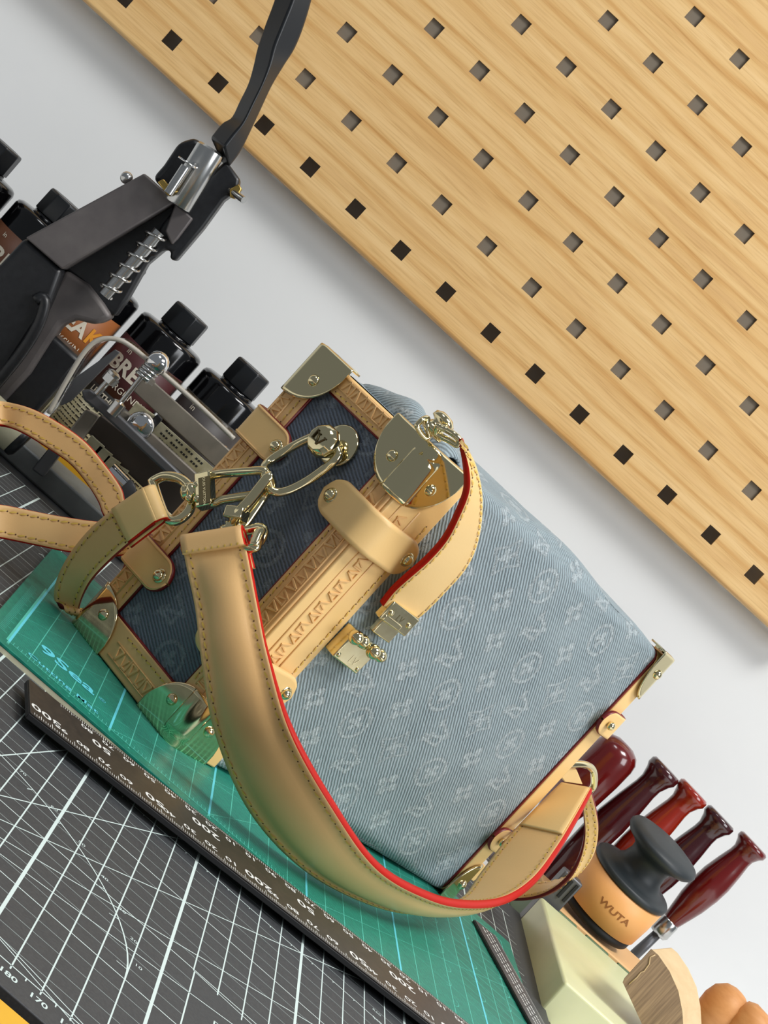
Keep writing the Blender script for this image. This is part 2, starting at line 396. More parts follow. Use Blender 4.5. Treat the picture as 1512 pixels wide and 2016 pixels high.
mb.add(vs,fs); mb.build('perforated_panel',m_peg,pegb)
mb=MB(); r=2.2   # rolled bottom lip
prof=[(1242,zb)]+[(1242+r-r*math.cos(t),zb-r*math.sin(t)) for t in (math.pi/8*k for k in range(1,5))]+[(1260,zb-r),(1260,zb-r+1.3),(1244.5,zb-r+1.3),(1243.6,zb)]
mb.loft([[V((xs[0],y,z)),V((xs[-1],y,z))] for y,z in prof],smooth=False); mb.build('bottom_lip',m_peg,pegb,autosm=True)
mb=MB(); mb.box(((xs[0]+xs[-1])/2,1245.4,Z0+P*4.+10),xs[-1]-xs[0]-4,3,P*8-12); mb.build('hole_shade_sheet',m_holeshade,pegb)  # added sheet, coloured to stand in for the shaded wall behind the holes
# ---------------------------------------------------------------- black cutting mat (10 mm columns, 50 mm rows, print as thin strips)
mb=MB(); mb.box((40,445,-2.4),560,36,7); mb.build('yellow_ruler_bar',m_yel,bevel=.6,label='yellow bar at the front edge of the black cutting mat',cat='bar',origin=(40,449,-6))
A0=V((47.1,637.8,0)); yw=-.0267; MX=V((math.cos(yw),math.sin(yw),0)); MY=V((-math.sin(yw),math.cos(yw),0))
def bm_(i,j,z=.05): return A0+MX*(i*10)-MY*(j*50)+V((0,0,z))     # i columns to the right, j rows of 50 towards the camera
bmat=empty('black_cutting_mat',(74,640,-3),'large black cutting mat with white grid lines under everything','cutting mat')
mb=MB()
i0,i1,j1,jm=-22,24.6,3.3,-8.6
mb.prism([bm_(i0,j1,-3),bm_(i1,j1,-3),bm_(i1,jm,-3),bm_(i0,jm,-3)],(0,0,3)); mb.build('mat_sheet',m_blackmat,bmat,bevel=.4)
def line(mb,p,q,w,z=None): 
    p=V(p);q=V(q);t=(q-p).normalized();s=V((-t.y,t.x,0))*w/2; mb.add([p-s,p+s,q+s,q-s],[(0,1,2,3)])
fine=MB(); main=MB(); txt=MB()
inbox=lambda i,j: i>7.0-.0 and j>.98 and False
for k in range(-40,16):
    j=k/5
    if k%5==0: line(main,bm_(-21,j),bm_(23.5,j),.55)
    else:
        if j>0 and j>1.0: line(fine,bm_(-21,j,.04),bm_(min(23.5,6.0 if j<2 else 5.0),j,.04),.42)
        else: line(fine,bm_(-21,j,.04),bm_(23.5,j,.04),.42)
for i in range(-21,24):
    w=1.15 if i%5==0 else .5
    if i in (6,7,8,9,11,12,13) : jend=1.05+ (i-6)*.0
    elif i==10: jend=3
    else: jend=3.05
    if i>5 and i!=10: jend=1.02 if i==6 else min(1.02+.06*(i-6),1.35)
    line(main,bm_(i,-8,.06),bm_(i,jend,.06),w)
# nested paper-size corners in the plain area
for (i,j) in ((6.05,1.02),(7.1,1.5),(8.2,1.9)):
    line(main,bm_(i,j,.07),bm_(i,3.2,.07),.55); line(main,bm_(i,j,.07),bm_(24,j+.02*(24-i),.07),.5)
# protractor: centre (-5,2), radius 90 mm
Cc=(-5,2); 
for a in (15,30,45,60,75,90):
    t=math.radians(a); r1=300/max(1,1); ex=(Cc[0]+math.cos(t)*32,Cc[1]-math.sin(t)*6.4)
    if a!=90: line(main,bm_(*Cc,.07),bm_(*ex,.07),.5)
t=math.radians(-30); line(main,bm_(-14,2,.07),bm_(4,3.0,.07),.5); line(main,bm_(-10,2,.07),bm_(3.2,3.05,.07),.5)
arc=[bm_(Cc[0]+9*math.cos(math.radians(a)),Cc[1]-1.8*math.sin(math.radians(a)),.08) for a in range(0,181,4)]
for p,q in zip(arc,arc[1:]): line(main,p,q,.6)
for a in range(10,180,10):
    t=math.radians(a); c_=bm_(Cc[0]+9.4*math.cos(t),Cc[1]-1.88*math.sin(t),.09); ux=(MX*-math.sin(t)+MY*math.cos(t)); uy=(MX*math.cos(t)+MY*math.sin(t))
    text_into(txt,str(a),3.0,lambda x,y,c=c_:c+MX*x*1.0+MY*y)
    for d in (-5,5):
        t2=math.radians(a+d); line(txt,bm_(Cc[0]+8.6*math.cos(t2),Cc[1]-1.72*math.sin(t2),.09),bm_(Cc[0]+9*math.cos(t2),Cc[1]-1.8*math.sin(t2),.09),.4)
for i in range(-20,24):
    line(txt,bm_(i+.5,3.0),bm_(i+.5,3.04),.4); line(txt,bm_(i+.5,-1.0),bm_(i+.5,-.97),.4)
    text_into(txt,str(190-10*i),4.2,lambda x,y,c=bm_(i+.02,3.13,.08):c+MX*x+MY*y,bold=.02)
for q,s_ in ((0,'R60'),(1,'R60')): text_into(txt,s_,2.6,lambda x,y,c=bm_(13.6,-1.15+.16*q,.09):c+MX*x+MY*y)
text_into(txt,'A4',6,lambda x,y,c=onz(88,1098,.1):c+MX*x+MY*y)
for k in range(12): p=onz(100+k*1.6,1118-k*1.5,.09); line(txt,p,p+MY*(-6 if k%5 else -9),.35)
line(main,bm_(-21,3.,.06),bm_(23.5,3.,.06),.6)
for mbx,nm,mt in ((fine,'fine_grid_print',m_line2),(main,'main_grid_print',m_line),(txt,'number_print',m_line)): mbx.build(nm,mt,bmat,kind='stuff',recalc=False)

# ---------------------------------------------------------------- green cutting mat
gy=math.radians(1.25); GX=V((math.cos(gy),math.sin(gy),0)); GY=V((-math.sin(gy),math.cos(gy),0)); G0=onz(16.9,1263.8,3)
def g_(x,y,z=0): return V((G0.x,G0.y,3.2))+GX*x+GY*y+V((0,0,z))
gm=empty('green_cutting_mat',g_(140,100,-3.2),'green cutting mat with light blue print under the handbag','cutting mat')
gx0,gx1,gy0,gy1=-10.5,288,-8.5,212
mb=MB(); mb.prism([g_(gx0,gy0,-1.3),g_(gx1,gy0,-1.3),g_(gx1,gy1,-1.3),g_(gx0,gy1,-1.3)],(0,0,1.3)); mb.build('printed_top',m_green,gm,bevel=.3)
mb=MB(); mb.prism([g_(gx0+.2,gy0+.2,-3.15),g_(gx1-.2,gy0+.2,-3.15),g_(gx1-.2,gy1,-3.15),g_(gx0+.2,gy1,-3.15)],(0,0,1.83)); mb.build('cream_core',m_cream,gm,label='cream coloured core')
fine=MB(); main=MB(); txt=MB()
for i in range(0,29):
    (line(main,g_(i*10,-1 if i%5 else -3,.06),g_(i*10,200,.06),1.1 if i%5==0 else .4))
for j in range(0,21): line(main,g_(0,j*10,.05),g_(280,j*10,.05),.55 if j%5==0 else .38)
for i in range(0,281,2):
    if i%10: line(fine,g_(i,0,.04),g_(i,4,.04),.3)
for j in range(2,200,2):
    if j%10: line(fine,g_(0,j,.04),g_(280 if j<60 else 240,j,.04),.3)
for x0,y0,x1,y1 in ((0,50,150,200),(0,20,180,200),(0,70,75,200),(50,0,250,200),(150,0,280,130),(100,0,215,200),(20,0,280,150),(60,200,280,73)): line(main,g_(x0,y0,.07),g_(x1,y1,.07),.35)
for c_ in (230,250,270):
    for k in range(8):
        cx=g_(c_-4+k%2*2,12+k*20,.08)
        pts=[cx+GX*(5*math.cos(t/10))+GY*(6*math.sin(t/10)) for t in range(-12,18,3)]
        for p,q in zip(pts,pts[1:]): line(fine,p,q,.35)
for i in range(0,29):
    text_into(fine,str(i),2.4,lambda x,y,c=g_(i*10,-4.2,.08):c+GX*x+GY*y)
for k in range(40): line(fine,g_(-7,8+k*2.5,.06),g_(-4-(k%4==0)*-1.5,8+k*2.5,.06),.5)
line(main,g_(-1,0,.08),g_(-1,120,.08),.9)
text_into(txt,'9Sea',14,lambda x,y,c=onz(133,1318,3.35):c+GX*x+GY*y*1.05,bold=.02,sx=1.08)
text_into(txt,'\u00ae',5,lambda x,y,c=onz(201,1378,3.35):c+GX*x+GY*y)
text_into(txt,'Cutting Mat',5.4,lambda x,y,c=onz(124,1344,3.35):c+GX*x+GY*y*1.1,sx=1.35,bold=.01)
fine.build('fine_print',m_cyan2,gm,kind='stuff',recalc=False); main.build('grid_print',m_cyan2,gm,kind='stuff',recalc=False); txt.build('lettering',m_cyan,gm,recalc=False,label='light blue lettering')
mb=MB()
for i in range(0,29,5): line(mb,g_(i*10,0,.09),g_(i*10,198,.09),1.)
mb.build('bold_grid_print',m_cyan,gm,kind='stuff',recalc=False,label='light blue bold lines')

# ---------------------------------------------------------------- rulers
def ruler(name,P0,dirx,length,width,zb_,th,label,num,sidecol,mats_top,upside=True):
    X=V(dirx).normalized(); Y=V((-X.y,X.x,0)); r_=empty(name,(P0.x,P0.y,zb_),label,'ruler')
    f=lambda x,y,z:V((P0.x,P0.y,zb_))+X*x+Y*y+V((0,0,z))
    mb=MB(); mb.prism([f(0,0,0),f(length,0,0),f(length,width,0),f(0,width,0)],(0,0,th*.75)); mb.build('core',m_rubber,r_,bevel=.2)
    mb=MB(); mb.prism([f(.2,.5,th*.75),f(length,.5,th*.75),f(length,width-.3,th*.75),f(.2,width-.3,th*.75)],(0,0,th*.25)); mb.build('face_plate',mats_top,r_,bevel=.25)
    t=MB(); num(t,lambda x,y:f(x,y,th+.04),lambda p,q,w:line(t,p,q,w)); t.build('scale_print',m_white,r_,recalc=False,kind='stuff'); return r_
e0=onz(59.5,1402,5.9); e1=onz(698,1898.5,5.9); dr=(e1-e0).normalized()
def num1(t,f,ln):
    for k in range(2,300):
        h=1.9+(1.2 if k%5==0 else 0)+(1 if k%10==0 else 0); ln(f(k,1.),f(k,1.+h),.24)
        if k>14: ln(f(k,34.8),f(k,34.8-(1.6+(1.1 if k%5==0 else 0))),.24)
    def tx(s,x,y,sz,b=.01): text_into(t,s,sz,lambda a,c:f(x-a,y-c),bold=b,sx=1.35)
    x=4.; v_=300
    while x<290:
        if v_%50==0: tx(str(v_) if v_%100==0 else '50',x+3.5,9.8,6.8,.015)
        else: tx(str(v_%100),x,8.,4.6)
        if (v_-20)%50==0 and x>10: tx({280-50:'50'}.get(v_,'200' if v_%100==20 else '50'),x-.5,22.5,6.8,.015)
        if x>16: tx(str(v_%100 if v_%100 else 10),x+3,30.2,4.2)
        x+=10; v_-=10
rul=ruler('long_ruler',e0,dr,292,36,3.25,2.65,'long dark brown ruler with white numbers along the green mat','r',0,m_ruler) if False else None
def mk(): 
    return ruler('long_ruler',e0,dr,292,36,3.25,2.65,'long dark brown metal ruler with white numbers at the front of the green mat',num1,0,m_ruler)
mk()
p0=onz(935,1808,5.4); p1=onz(1048,2016,5.4); d2=(p1-p0).normalized()
def num2(t,f,ln):
    for k in range(3,115):
        for j in range(3): 
            if k%4!=1 and (k*7+j*3)%5: ln(f(k+.05,4.4+j*2.7),f(k+.85,4.4+j*2.7+.6),.95)
    for k in range(0,115): ln(f(k,13.6),f(k,14.6),.2)
ruler('small_steel_ruler',p0,d2,125,15.5,3.3,1.8,'short dark grey ruler printed with tiny tables across the right edge of the green mat',num2,0,speck('dark_grey_anodised',srgb(72,72,74),srgb(60,60,62),.35,300,.00003,.2))

# ================================================================ handbag, lying on its side: a = lid to base, b = front to back, z = up
BO=V((85,775,3.6)); BH=V((.679,.734,0)).normalized(); BD=V((-BH.y,BH.x,0)); UZ=V((0,0,1))
def B(a,b,z): return BO+BH*a+BD*b+UZ*z
bag=empty('handbag',B(110,50,0),'grey blue denim trunk handbag with tan leather trim and gold corners, lying on its side','handbag')
HGT=156.; DEP=98.; BF=18.
def bfront(a): return BF*(1-a/215.)-1.0
def atlid(x,y,off=0): return onpl(x,y,BO-BH*off,BH)
Ft=(B(215,0,0)-B(0,BF,0)).normalized(); Fn=V((-Ft.y,Ft.x,0));  Fn=-Fn if Fn.dot(BD)>0 else Fn      # outward normal of the front
def atfr(x,y,off=0): return onpl(x,y,B(0,BF,0)+Fn*off,Fn)
def smoothst(x): x=min(max(x,0),1); return x*x*(3-2*x)
def bulge(a): return math.sin(math.pi*min(max((a-22)/193,0),1))
# --- body shell
motif_v=[]
def seg_d(px,py,ax,ay,bx,by):
    vx,vy=bx-ax,by-ay; t=np.clip(((px-ax)*vx+(py-ay)*vy)/(vx*vx+vy*vy+1e-9),0,1); return np.hypot(px-ax-t*vx,py-ay-t*vy)
def motif(px,py,cell=27.):
    px=px/1.14; py=-py/1.14
    """monogram-like marks in mm: letters, four-petal flowers, flower in a diamond, flower in a ring"""
    out=np.zeros_like(px)
    for row in range(-18,3):
        for c in range(-8,14):
            cx=c*cell+(row%2)*cell/2; cy=row*cell/2*1.0
            k=(c+ (row//2)*1 + (row%2)*2)%4
            x=px-cx; y=py-cy; near=(np.abs(x)<9)&(np.abs(y)<9)
            if not near.any(): continue
            xx=x[near]; yy=y[near]; r=np.hypot(xx,yy); th=np.arctan2(yy,xx)
            if (row%2)==0 and k in(0,2):
                d=np.minimum.reduce([seg_d(xx,yy,-4.2,5.2,-4.2,-3.2),seg_d(xx,yy,-4.2,-3.4,1.6,-3.4),seg_d(xx,yy,-5.6,5.2,-2.6,5.2),
                    seg_d(xx,yy,-2.4,3.0,1.4,-5.6),seg_d(xx,yy,1.4,-5.6,4.9,3.0),seg_d(xx,yy,-3.6,3.0,-.8,3.0),seg_d(xx,yy,3.4,3.0,6.2,3.0)])
                val=np.clip(1.7-d/.75,0,1)
            elif k==1 or ((row%2)==0):
                rp=6.2*(.34+.66*np.abs(np.cos(2*th))**.7); val=np.clip((rp-r)/1.1,0,1)*np.clip((r-1.0)/.7,0,1)
            elif k==3:
                dm=np.abs(xx)+np.abs(yy)+.16*np.minimum(np.abs(xx),np.abs(yy))*4; ring=np.clip(1.6-np.abs(dm-8.2)/1.0,0,1)
                rp=4.2*(.3+.7*np.abs(np.cos(2*(th+.785)))**.7); val=np.maximum(ring,np.clip((rp-r)/.9,0,1))
            else:
                ring=np.clip(1.6-np.abs(r-6.6)/.8,0,1); rp=4.6*(.3+.7*np.abs(np.cos(2*th))**.7); val=np.maximum(ring,np.clip((rp-r)/.9,0,1))
            out[near]=np.maximum(out[near],val)
    return out
def grid_mesh(name,fn,nu,nv,uvf,mats,parent,mot=True,closed_v=False,**k):
    mb=MB(); vs=[];uv=[]
    for i in range(nu):
        for j in range(nv):
            vs.append(fn(i/(nu-1),j/(nv-1 if not closed_v else nv))); uv.append(uvf(i/(nu-1),j/(nv-1 if not closed_v else nv)))
    fs=[]
    for i in range(nu-1):
        for j in range(nv if closed_v else nv-1):
            jj=(j+1)%nv; fs.append((i*nv+j,i*nv+jj,(i+1)*nv+jj,(i+1)*nv+j))
    mb.add(vs,fs,0,True); mb.uv=uv
    ob=mb.build(name,mats,parent,**k)
    if mot:
        u=np.array(uv,float); val=motif(u[:,1],u[:,0])
        at_=ob.data.attributes.new('motif','FLOAT','POINT'); at_.data.foreach_set('value',val)
    return ob
random.seed(4)
def wr(a,z): # broad soft folds of the cloth
    return (math.sin(a*.031+z*.022+1.)*1.1+math.sin(a*.075-z*.05)*.5+math.sin(z*.09+a*.018)*.5)
A0_,A1_=16.,214.
# perimeter: front z 0->156 (v .0-.33), top back, back down, bottom
per=[156,80,156,80]; tot=sum(per)
def body(u,v):
    a=A0_+(A1_-A0_)*u; d=v*tot; f=bfront(a); bk=DEP-4-4*(a/215)
    bl=bulge(a); hz=HGT; rr=9
    zt=hz+1.5+8.5*bulge(a)**.8*(1-.45*a/215); zb=.0
    if a>190: zt=zt-(a-190)*.05
    # rounded rectangle by superellipse-like corner treatment
    W_=bk-f; Hh_=zt-zb
    e=per[0]; 
    if d<e: t=d/e; z=zb+t*Hh_; b=f; k='f'
    elif d<e+per[1]: t=(d-e)/per[1]; z=zt; b=f+t*W_; k='t'
    elif d<e+per[1]+per[2]: t=(d-e-per[1])/per[2]; z=zt-t*Hh_; b=bk; k='b'
    else: t=(d-e-per[1]-per[2])/per[3]; z=zb; b=bk-t*W_; k='u'
    cb=min(b-f,bk-b); cz=min(z-zb,zt-z)
    rr=4+7*bl
    cxb=min(max(b,f+rr),bk-rr); czz=min(max(z,zb+rr),zt-rr); dx,dz=b-cxb,z-czz; Ld=math.hypot(dx,dz)
    if abs(dx)>1e-6 and abs(dz)>1e-6: 
        m=max(abs(dx),abs(dz)); b=cxb+dx/Ld*m if Ld else b; z=czz+dz/Ld*m
    if k=='f': b-=bl*(3.2*math.sin(math.pi*t)+wr(a,z)*.8)*1.0
    if k=='t': z+=bl*(1.5*math.sin(t*9+a*.06)-5*math.sin(math.pi*t)**2*0)
    if k=='b': b+=bl*4*math.sin(math.pi*t)
    return B(a,b,max(z,.2 if k!='u' else .2))
grid_mesh('body',body,250,520,lambda u,v:(A0_+(A1_-A0_)*u,v*tot),m_den,bag,closed_v=True)
mb=MB(); mb.box(B(205,DEP/2-4,HGT/2),14,DEP-16,HGT-12,BH,BD,UZ); mb.build('base_lining',m_den,bag)
# slouching gusset cloth behind the lid at the top
def gus(u,v):
    b=30+60*u; t=v; a=24+26*t; h=HGT+5+7*math.sin(math.pi*min(1,u*1.02))**.7*(1-.2*u)+2*math.sin(u*14)*.4
    ang=t*math.pi
    return B(22+9*(1-math.cos(ang)),b+6*math.sin(u*5)*t,h-12+12*math.sin(ang)**.6+1*math.sin(u*9+t*3))
grid_mesh('gusset_fold',gus,60,24,lambda u,v:(30+60*u,v*30),m_den,bag,solid=1.2,label='dark denim fold bulging above the lid frame')
# --- lid panel
grid_mesh('lid_panel',lambda u,v:B(-.2-1.3*math.sin(math.pi*u)*math.sin(math.pi*v),DEP-8-(DEP-BF-14)*u,10+(HGT-18)*v),110,190,lambda u,v:(3+(DEP-BF-14)*u,4+(HGT-18)*v),m_den_shade,bag,label='blue denim lid panel with its shade put into the colour')
# --- lid frame in leather
def slab(poly,ext,name,matl=m_lea,bev=.8,**k):
    mb=MB(); mb.prism(poly,ext); return mb.build(name,matl,bag,bevel=bev,seg=3,**k)
ZT=HGT+.8; zi0,zi1,bi0,bi1=17.,147.,31.,84.
# face strips (1.6 thick, standing proud of the panel)
fs_=lambda b0,b1,z0,z1,name,**k: slab([B(0,b0,z0),B(0,b1,z0),B(0,b1,z1),B(0,b0,z1)],-BH*2.0,name,**k)
o_=fs_(BF-.6,bi0,0,ZT,'front_lid_strip'); fs_(bi1,DEP,0,ZT,'back_lid_strip'); fs_(bi0-.5,bi1+.5,zi1,ZT,'top_lid_strip'); fs_(bi0-.5,bi1+.5,0,zi0,'bottom_lid_strip')
# sides of the frame
slab([B(0,BF,0),B(0,DEP,0),B(24,DEP,0),B(24,BF,0)],UZ*1.6,'bottom_frame_side'); slab([B(-1,BF,ZT-1.6),B(-1,DEP,ZT-1.6),B(24,DEP,ZT-1.6),B(24,BF,ZT-1.6)],UZ*1.8,'top_frame_side',matl=m_lea2)
slab([B(0,DEP-1.6,0),B(24,DEP-1.6,0),B(24,DEP-1.6,ZT),B(0,DEP-1.6,ZT)],BD*1.8,'back_frame_side')
q0=B(-.8,BF,0); q1=q0+Ft*30.
slab([q0,q1,q1+UZ*ZT,q0+UZ*ZT],Fn*2.,'front_frame_strip',matl=m_lea2)
# red edge line round the panel
mb=MB()
for p,q in ((B(-1.,bi0,zi0),B(-1.,bi1,zi0)),(B(-1.,bi1,zi0),B(-1.,bi1,zi1)),(B(-1.,bi1,zi1),B(-1.,bi0,zi1)),(B(-1.,bi0,zi1),B(-1.,bi0,zi0))): mb.tube([p,q],.75,6)
mb.build('red_edging',m_dred,bag)
# raised embossed band + letters, beads, stitches
emb=MB(); emb2=MB(); st=MB(); bead=MB()
def letters(mb,f,n,L0,L1,step,size,hh=.35):
    """rows of small raised V / L pairs; f(s,t) -> point, n outward"""
    s=L0; k=0
    while s<L1:
        def P(x,y): return f(s+x*size,y*size)
        w=size*.17
        if k%2==0:
            stroke(mb,P(-.45,.5),P(-.45,-.35),w,n,hh); stroke(mb,P(-.5,-.38),P(.05,-.38),w,n,hh); stroke(mb,P(-.2,.3),P(.1,-.5),w*.9,n,hh); stroke(mb,P(.1,-.5),P(.42,.3),w*.9,n,hh)
        else:
            stroke(mb,P(-.35,.42),P(0,-.42),w*1.3,n,hh*1.3); stroke(mb,P(0,-.42),P(.35,.42),w*1.3,n,hh*1.3); stroke(mb,P(-.38,.42),P(.38,.42),w*.8,n,hh)
        s+=step; k+=1
def strip_deco(f,n,L0,L1,w_emb,c_emb,c_st,edge=None):
    letters(emb,f if True else f,n,0,0,1,1) if False else None
    letters(emb,lambda s,t:f(s,c_emb+t),n,L0+4,L1-3,5.8,6.0,.55)
    for c in (c_emb-w_emb/2,c_emb+w_emb/2): bead.tube([f(L0,c),f(L1,c)],.45,6)
    d=L0+1
    while d<L1-3: stitch_bar(st,f(d,c_st)+n*.1,f(d+2.7,c_st)+n*.1,n,.8); d+=3.9
strip_deco(lambda s,t:B(-2.05,BF+t,s),-BH,24,134,6.4,5.0,10.6)                       # lid, front strip
strip_deco(lambda s,t:q0+Fn*2.05+Ft*t+UZ*s,Fn,20,136,11,11.5,26.)                      # front of the frame
strip_deco(lambda s,t:B(-2.05,DEP-t,s),-BH,22,136,6.,4.6,11.2)                       # lid, back strip
strip_deco(lambda s,t:B(-2.05,s,ZT-t),-BH,44,76,5.2,3.6,8.2)
strip_deco(lambda s,t:B(-2.05,s,1.+t),-BH,34,72,6.4,5.6,13.2)
emb.build('embossed_letters',m_lea,bag,kind='stuff'); bead.build('raised_piping',m_lea,bag); st.build('stitching',m_stitch,bag,kind='stuff')
# --- gold corner caps
def cap(K,u,v,w,P_,Q_,name='corner_cap',depth=7,off=2.6,rv=(11,11),ridge=1.,riv=2,lab=None):
    u=V(u).normalized();v=V(v).normalized();w=V(w).normalized()
    # outward normals of the two faces and the end
    nu=(-v+u*u.dot(v)).normalized(); nv=(-u+v*u.dot(v)).normalized(); nw=-w
    R=3.0
    def surf(p,q):
        if p<0: base=u*(-p); n=nu
        else: base=v*p; n=nv
        t=smoothst((p+R)/(2*R)); n=(nu*(1-t)+nv*t).normalized()
        rk=max(0,1-abs(p)/R); base=base-(nu+nv).normalized()*rk*rk*1.1
        inn=v*(1-t)+u*t
        if q<0: # folded over the end
            k=-q; b=K+base+inn*min(k,1e9)+nw*off; 
            s_=smoothst(1-k/1.5); return b+n*off*s_
        s_=smoothst(q/2.2); st_=1.1*ridge*smoothst((5.2-abs(p))/1.0)*smoothst((q-1.5)/2.5); return K+base+w*q+n*(off+st_)+nw*off*(1-s_)*(.9)
    mb=MB(); np_,nq=72,26; vs=[];fs=[]
    for i in range(np_+1):
        p=-P_*.995+2*P_*.995*i/np_; hq=Q_*math.sqrt(max(.02,1-(abs(p)/P_)**2.3))
        dd=depth*min(1,(1-abs(p)/P_)*6+.1)
        for j in range(nq+1):
            qq=-dd*(1-j/8) if j<8 else hq*((j-8)/(nq-8))**1.6
            vs.append(surf(p,qq))
    for i in range(np_):
        for j in range(nq): a=i*(nq+1)+j; fs.append((a,a+1,a+nq+2,a+nq+1))
    mb.add(vs,fs,0,True); c=mb.build(name,m_gold,bag,solid=-.9,label=lab)
    r=MB(); r.ball(surf(-rv[0],rv[1])+nu*.7,2.7,nu,.8); r.build('rivet',m_gold,c)
    if riv>1: r=MB(); r.ball(surf(rv[0],rv[1])+nv*.7,2.7,nv,.8); r.build('rivet',m_gold,c)
    e=MB()
    for sgn in (-1,1):
        if False: e.tube([surf(sgn*3.4,q)+((nu if sgn<0 else nv)*.05) for q in np.linspace(3,Q_*.93,8)],.45,6)
    return c
cap(B(-.5,BF,ZT),BD,Ft,-UZ,24,23); 
cap(B(-.5,BF,1.7),BD,Ft,UZ,23,22,depth=5,off=2.0)
cap(B(-.5,DEP,ZT),-BD,BH,-UZ,23,23,ridge=0); cap(B(-.5,DEP,1.7),-BD,BH,UZ,23,21,depth=5,off=2.0,ridge=0)
# --- leather tabs riveted over the edges
def tab(path,zc,w,name='leather_tab',rivs=()):
    cs=crom(path,40); A=[];Bb=[]; Lc=[0]
    for i in range(1,40): Lc.append(Lc[-1]+(cs[i]-cs[i-1]).length)
    T=Lc[-1]; r=w/2
    for i in range(40):
        d=min(Lc[i],T-Lc[i]); h=r*math.sqrt(max(.0,1-(1-min(d/r,1))**2)) if rivs!='half' else r*math.sqrt(max(0,1-(1-min((T-Lc[i])/r,1))**2)); h=max(h,.6)
        A.append(cs[i]+UZ*(zc-h)); Bb.append(cs[i]+UZ*(zc+h))
    return A,Bb
def mk_tab(path,zc,w,rivets,half=False,flip=1,red=True):
    A,Bb=tab(path,zc,w,rivs='half' if half else ())
    ob,_,_,_=ribbon(A,Bb,2.4,[m_lea2,m_dred if red else m_lea],'leather_tab',bag,n=60,flip=flip,smk=0)
    # pale bevelled rim
    rim=MB(); cs=crom(path,40); n_=len(A)
    ctr=[(A[i]+Bb[i])/2 for i in range(n_)]
    for R_ in (A,Bb):
        pts=[]
        for i in range(n_):
            t=(ctr[min(i+1,n_-1)]-ctr[max(i-1,0)]).normalized(); nn=(t.cross(UZ)*flip).normalized(); inn=(ctr[i]-R_[i]); il=max(inn.length,1e-6)
            pts.append(R_[i]+inn/il*min(1.3,il*.8)-nn*-1.2)
        rim.tube(pts,.45,6)
    rim.build('rim',m_lea,ob)
    for p,n in rivets:
        r=MB(); r.ball(p,2.6,n,.8); r.lathe(p-V(n)*.9,n,[(3.3,0),(3.3,.5),(2.6,.7)],20); r.build('rivet',m_gold,ob)
    return ob
fpt=lambda s,off:V((q0.x-BO.x,q0.y-BO.y,0))+BO*1.+Ft*s+Fn*off-UZ*BO.z*0
P0=lambda a,b:B(a,b,0)
for zc in (117.5,43.):
    path=[P0(-2.9,BF+26),P0(-3.4,BF+18),P0(-4.6,BF+8),P0(-5.,BF-.5),P0(0,BF)+Ft*2+Fn*6.5,P0(0,BF)+Ft*12+Fn*5.6,P0(0,BF)+Ft*24+Fn*3.9,P0(0,BF)+Ft*32+Fn*3.5]
    mk_tab(path,zc,17.5,[(B(-5.0,BF+20.5,zc-.5),-BH),(P0(0,BF)+Ft*27+Fn*5.4+UZ*(zc+.5),Fn)],flip=-1,red=False)
for zc,kk in ((115.,0),(42.,1)):
    path=[P0(10,DEP+3),P0(2,DEP+3),P0(-3.2,DEP+1.8),P0(-4.2,DEP-3),P0(-3.6,DEP-12),P0(-3.0,DEP-20),P0(-3.,DEP-26)]
    mk_tab(path,zc,16.5,[(B(-5.2,DEP-20.5,zc),-BH)],half=True,flip=1)
# --- base
def rrect(a,b0,b1,z0,z1,r):
    out=[]
    for cb,cz,a0 in ((b1-r,z1-r,0),(b0+r,z1-r,90),(b0+r,z0+r,180),(b1-r,z0+r,270)):
        for k in range(5):
            t=math.radians(a0+k*22.5); out.append(B(a,cb+r*math.cos(t),cz+r*math.sin(t)))
    return out
slab(rrect(212.6,-1.8,DEP-4,0.2,HGT+1.2,6),BH*1.3,'base_red_edging',m_dred,0); slab(rrect(213.8,-2.4,DEP-4,.2,HGT+.8,6),BH*10,'base_panel',m_lea2,.8)
cap(B(224,-2.6,HGT+1.4),-BH,BD,-UZ,13,24,name='base_corner_cap',depth=9,off=1.2,rv=(4.8,9),ridge=0,riv=1)
cap(B(224,-2.6,0.6),-BH,BD,UZ,13,22,name='base_corner_cap',depth=2,off=.8,rv=(4.8,9),ridge=0,riv=1)
for zc in (115.5,39.):
    path=[P0(224.5,4),P0(225.6,-2),P0(223.5,-5.),P0(214,-5.4),P0(207,-5.4)]
    A,Bb=tab(path,zc,14,rivs='half'); ob,_,_,_=ribbon(A,Bb,2.2,[m_lea2,m_dred],'base_leather_tab',bag,n=50,flip=-1,smk=0)
    r=MB(); r.ball(B(213.5,-8.2,zc),2.3,-BD,.8); r.build('rivet',m_gold,ob)
    r=MB(); 
# base ring and its loop
rg=MB(); pts=[atfr(*p,0)+V((0,0,0)) for p in ((1098,1500),(1130,1505),(1154,1506),(1166,1516),(1169,1545),(1163,1560),(1150,1560),(1130,1558))]
pts=[onpl(*p,B(0,22,0),BD) for p in ((1090,1506),(1120,1505),(1150,1505),(1166,1514),(1170,1530),(1168,1550),(1158,1561),(1140,1560))]
rg.tube(smooth_l(crom(pts,50),2),1.9,12); rg.build('base_ring',m_gold,bag)
mb=MB(); c=[onpl(*p,B(0,22,0),BD) for p in ((1092,1512),(1136,1516),(1148,1545),(1112,1540))]; mb.prism(c,BD*6); mb.build('base_ring_loop',m_lea2,bag,bevel=.5)
# small leather keeper near the bottom base corner
mb=MB(); c=[onpl(*p,B(0,0,0),BD) for p in ((944,1698),(962,1711),(932,1736),(914,1722))]; mb.prism(c,BD*5); mb.build('base_keeper',m_lea2,bag,bevel=.4)
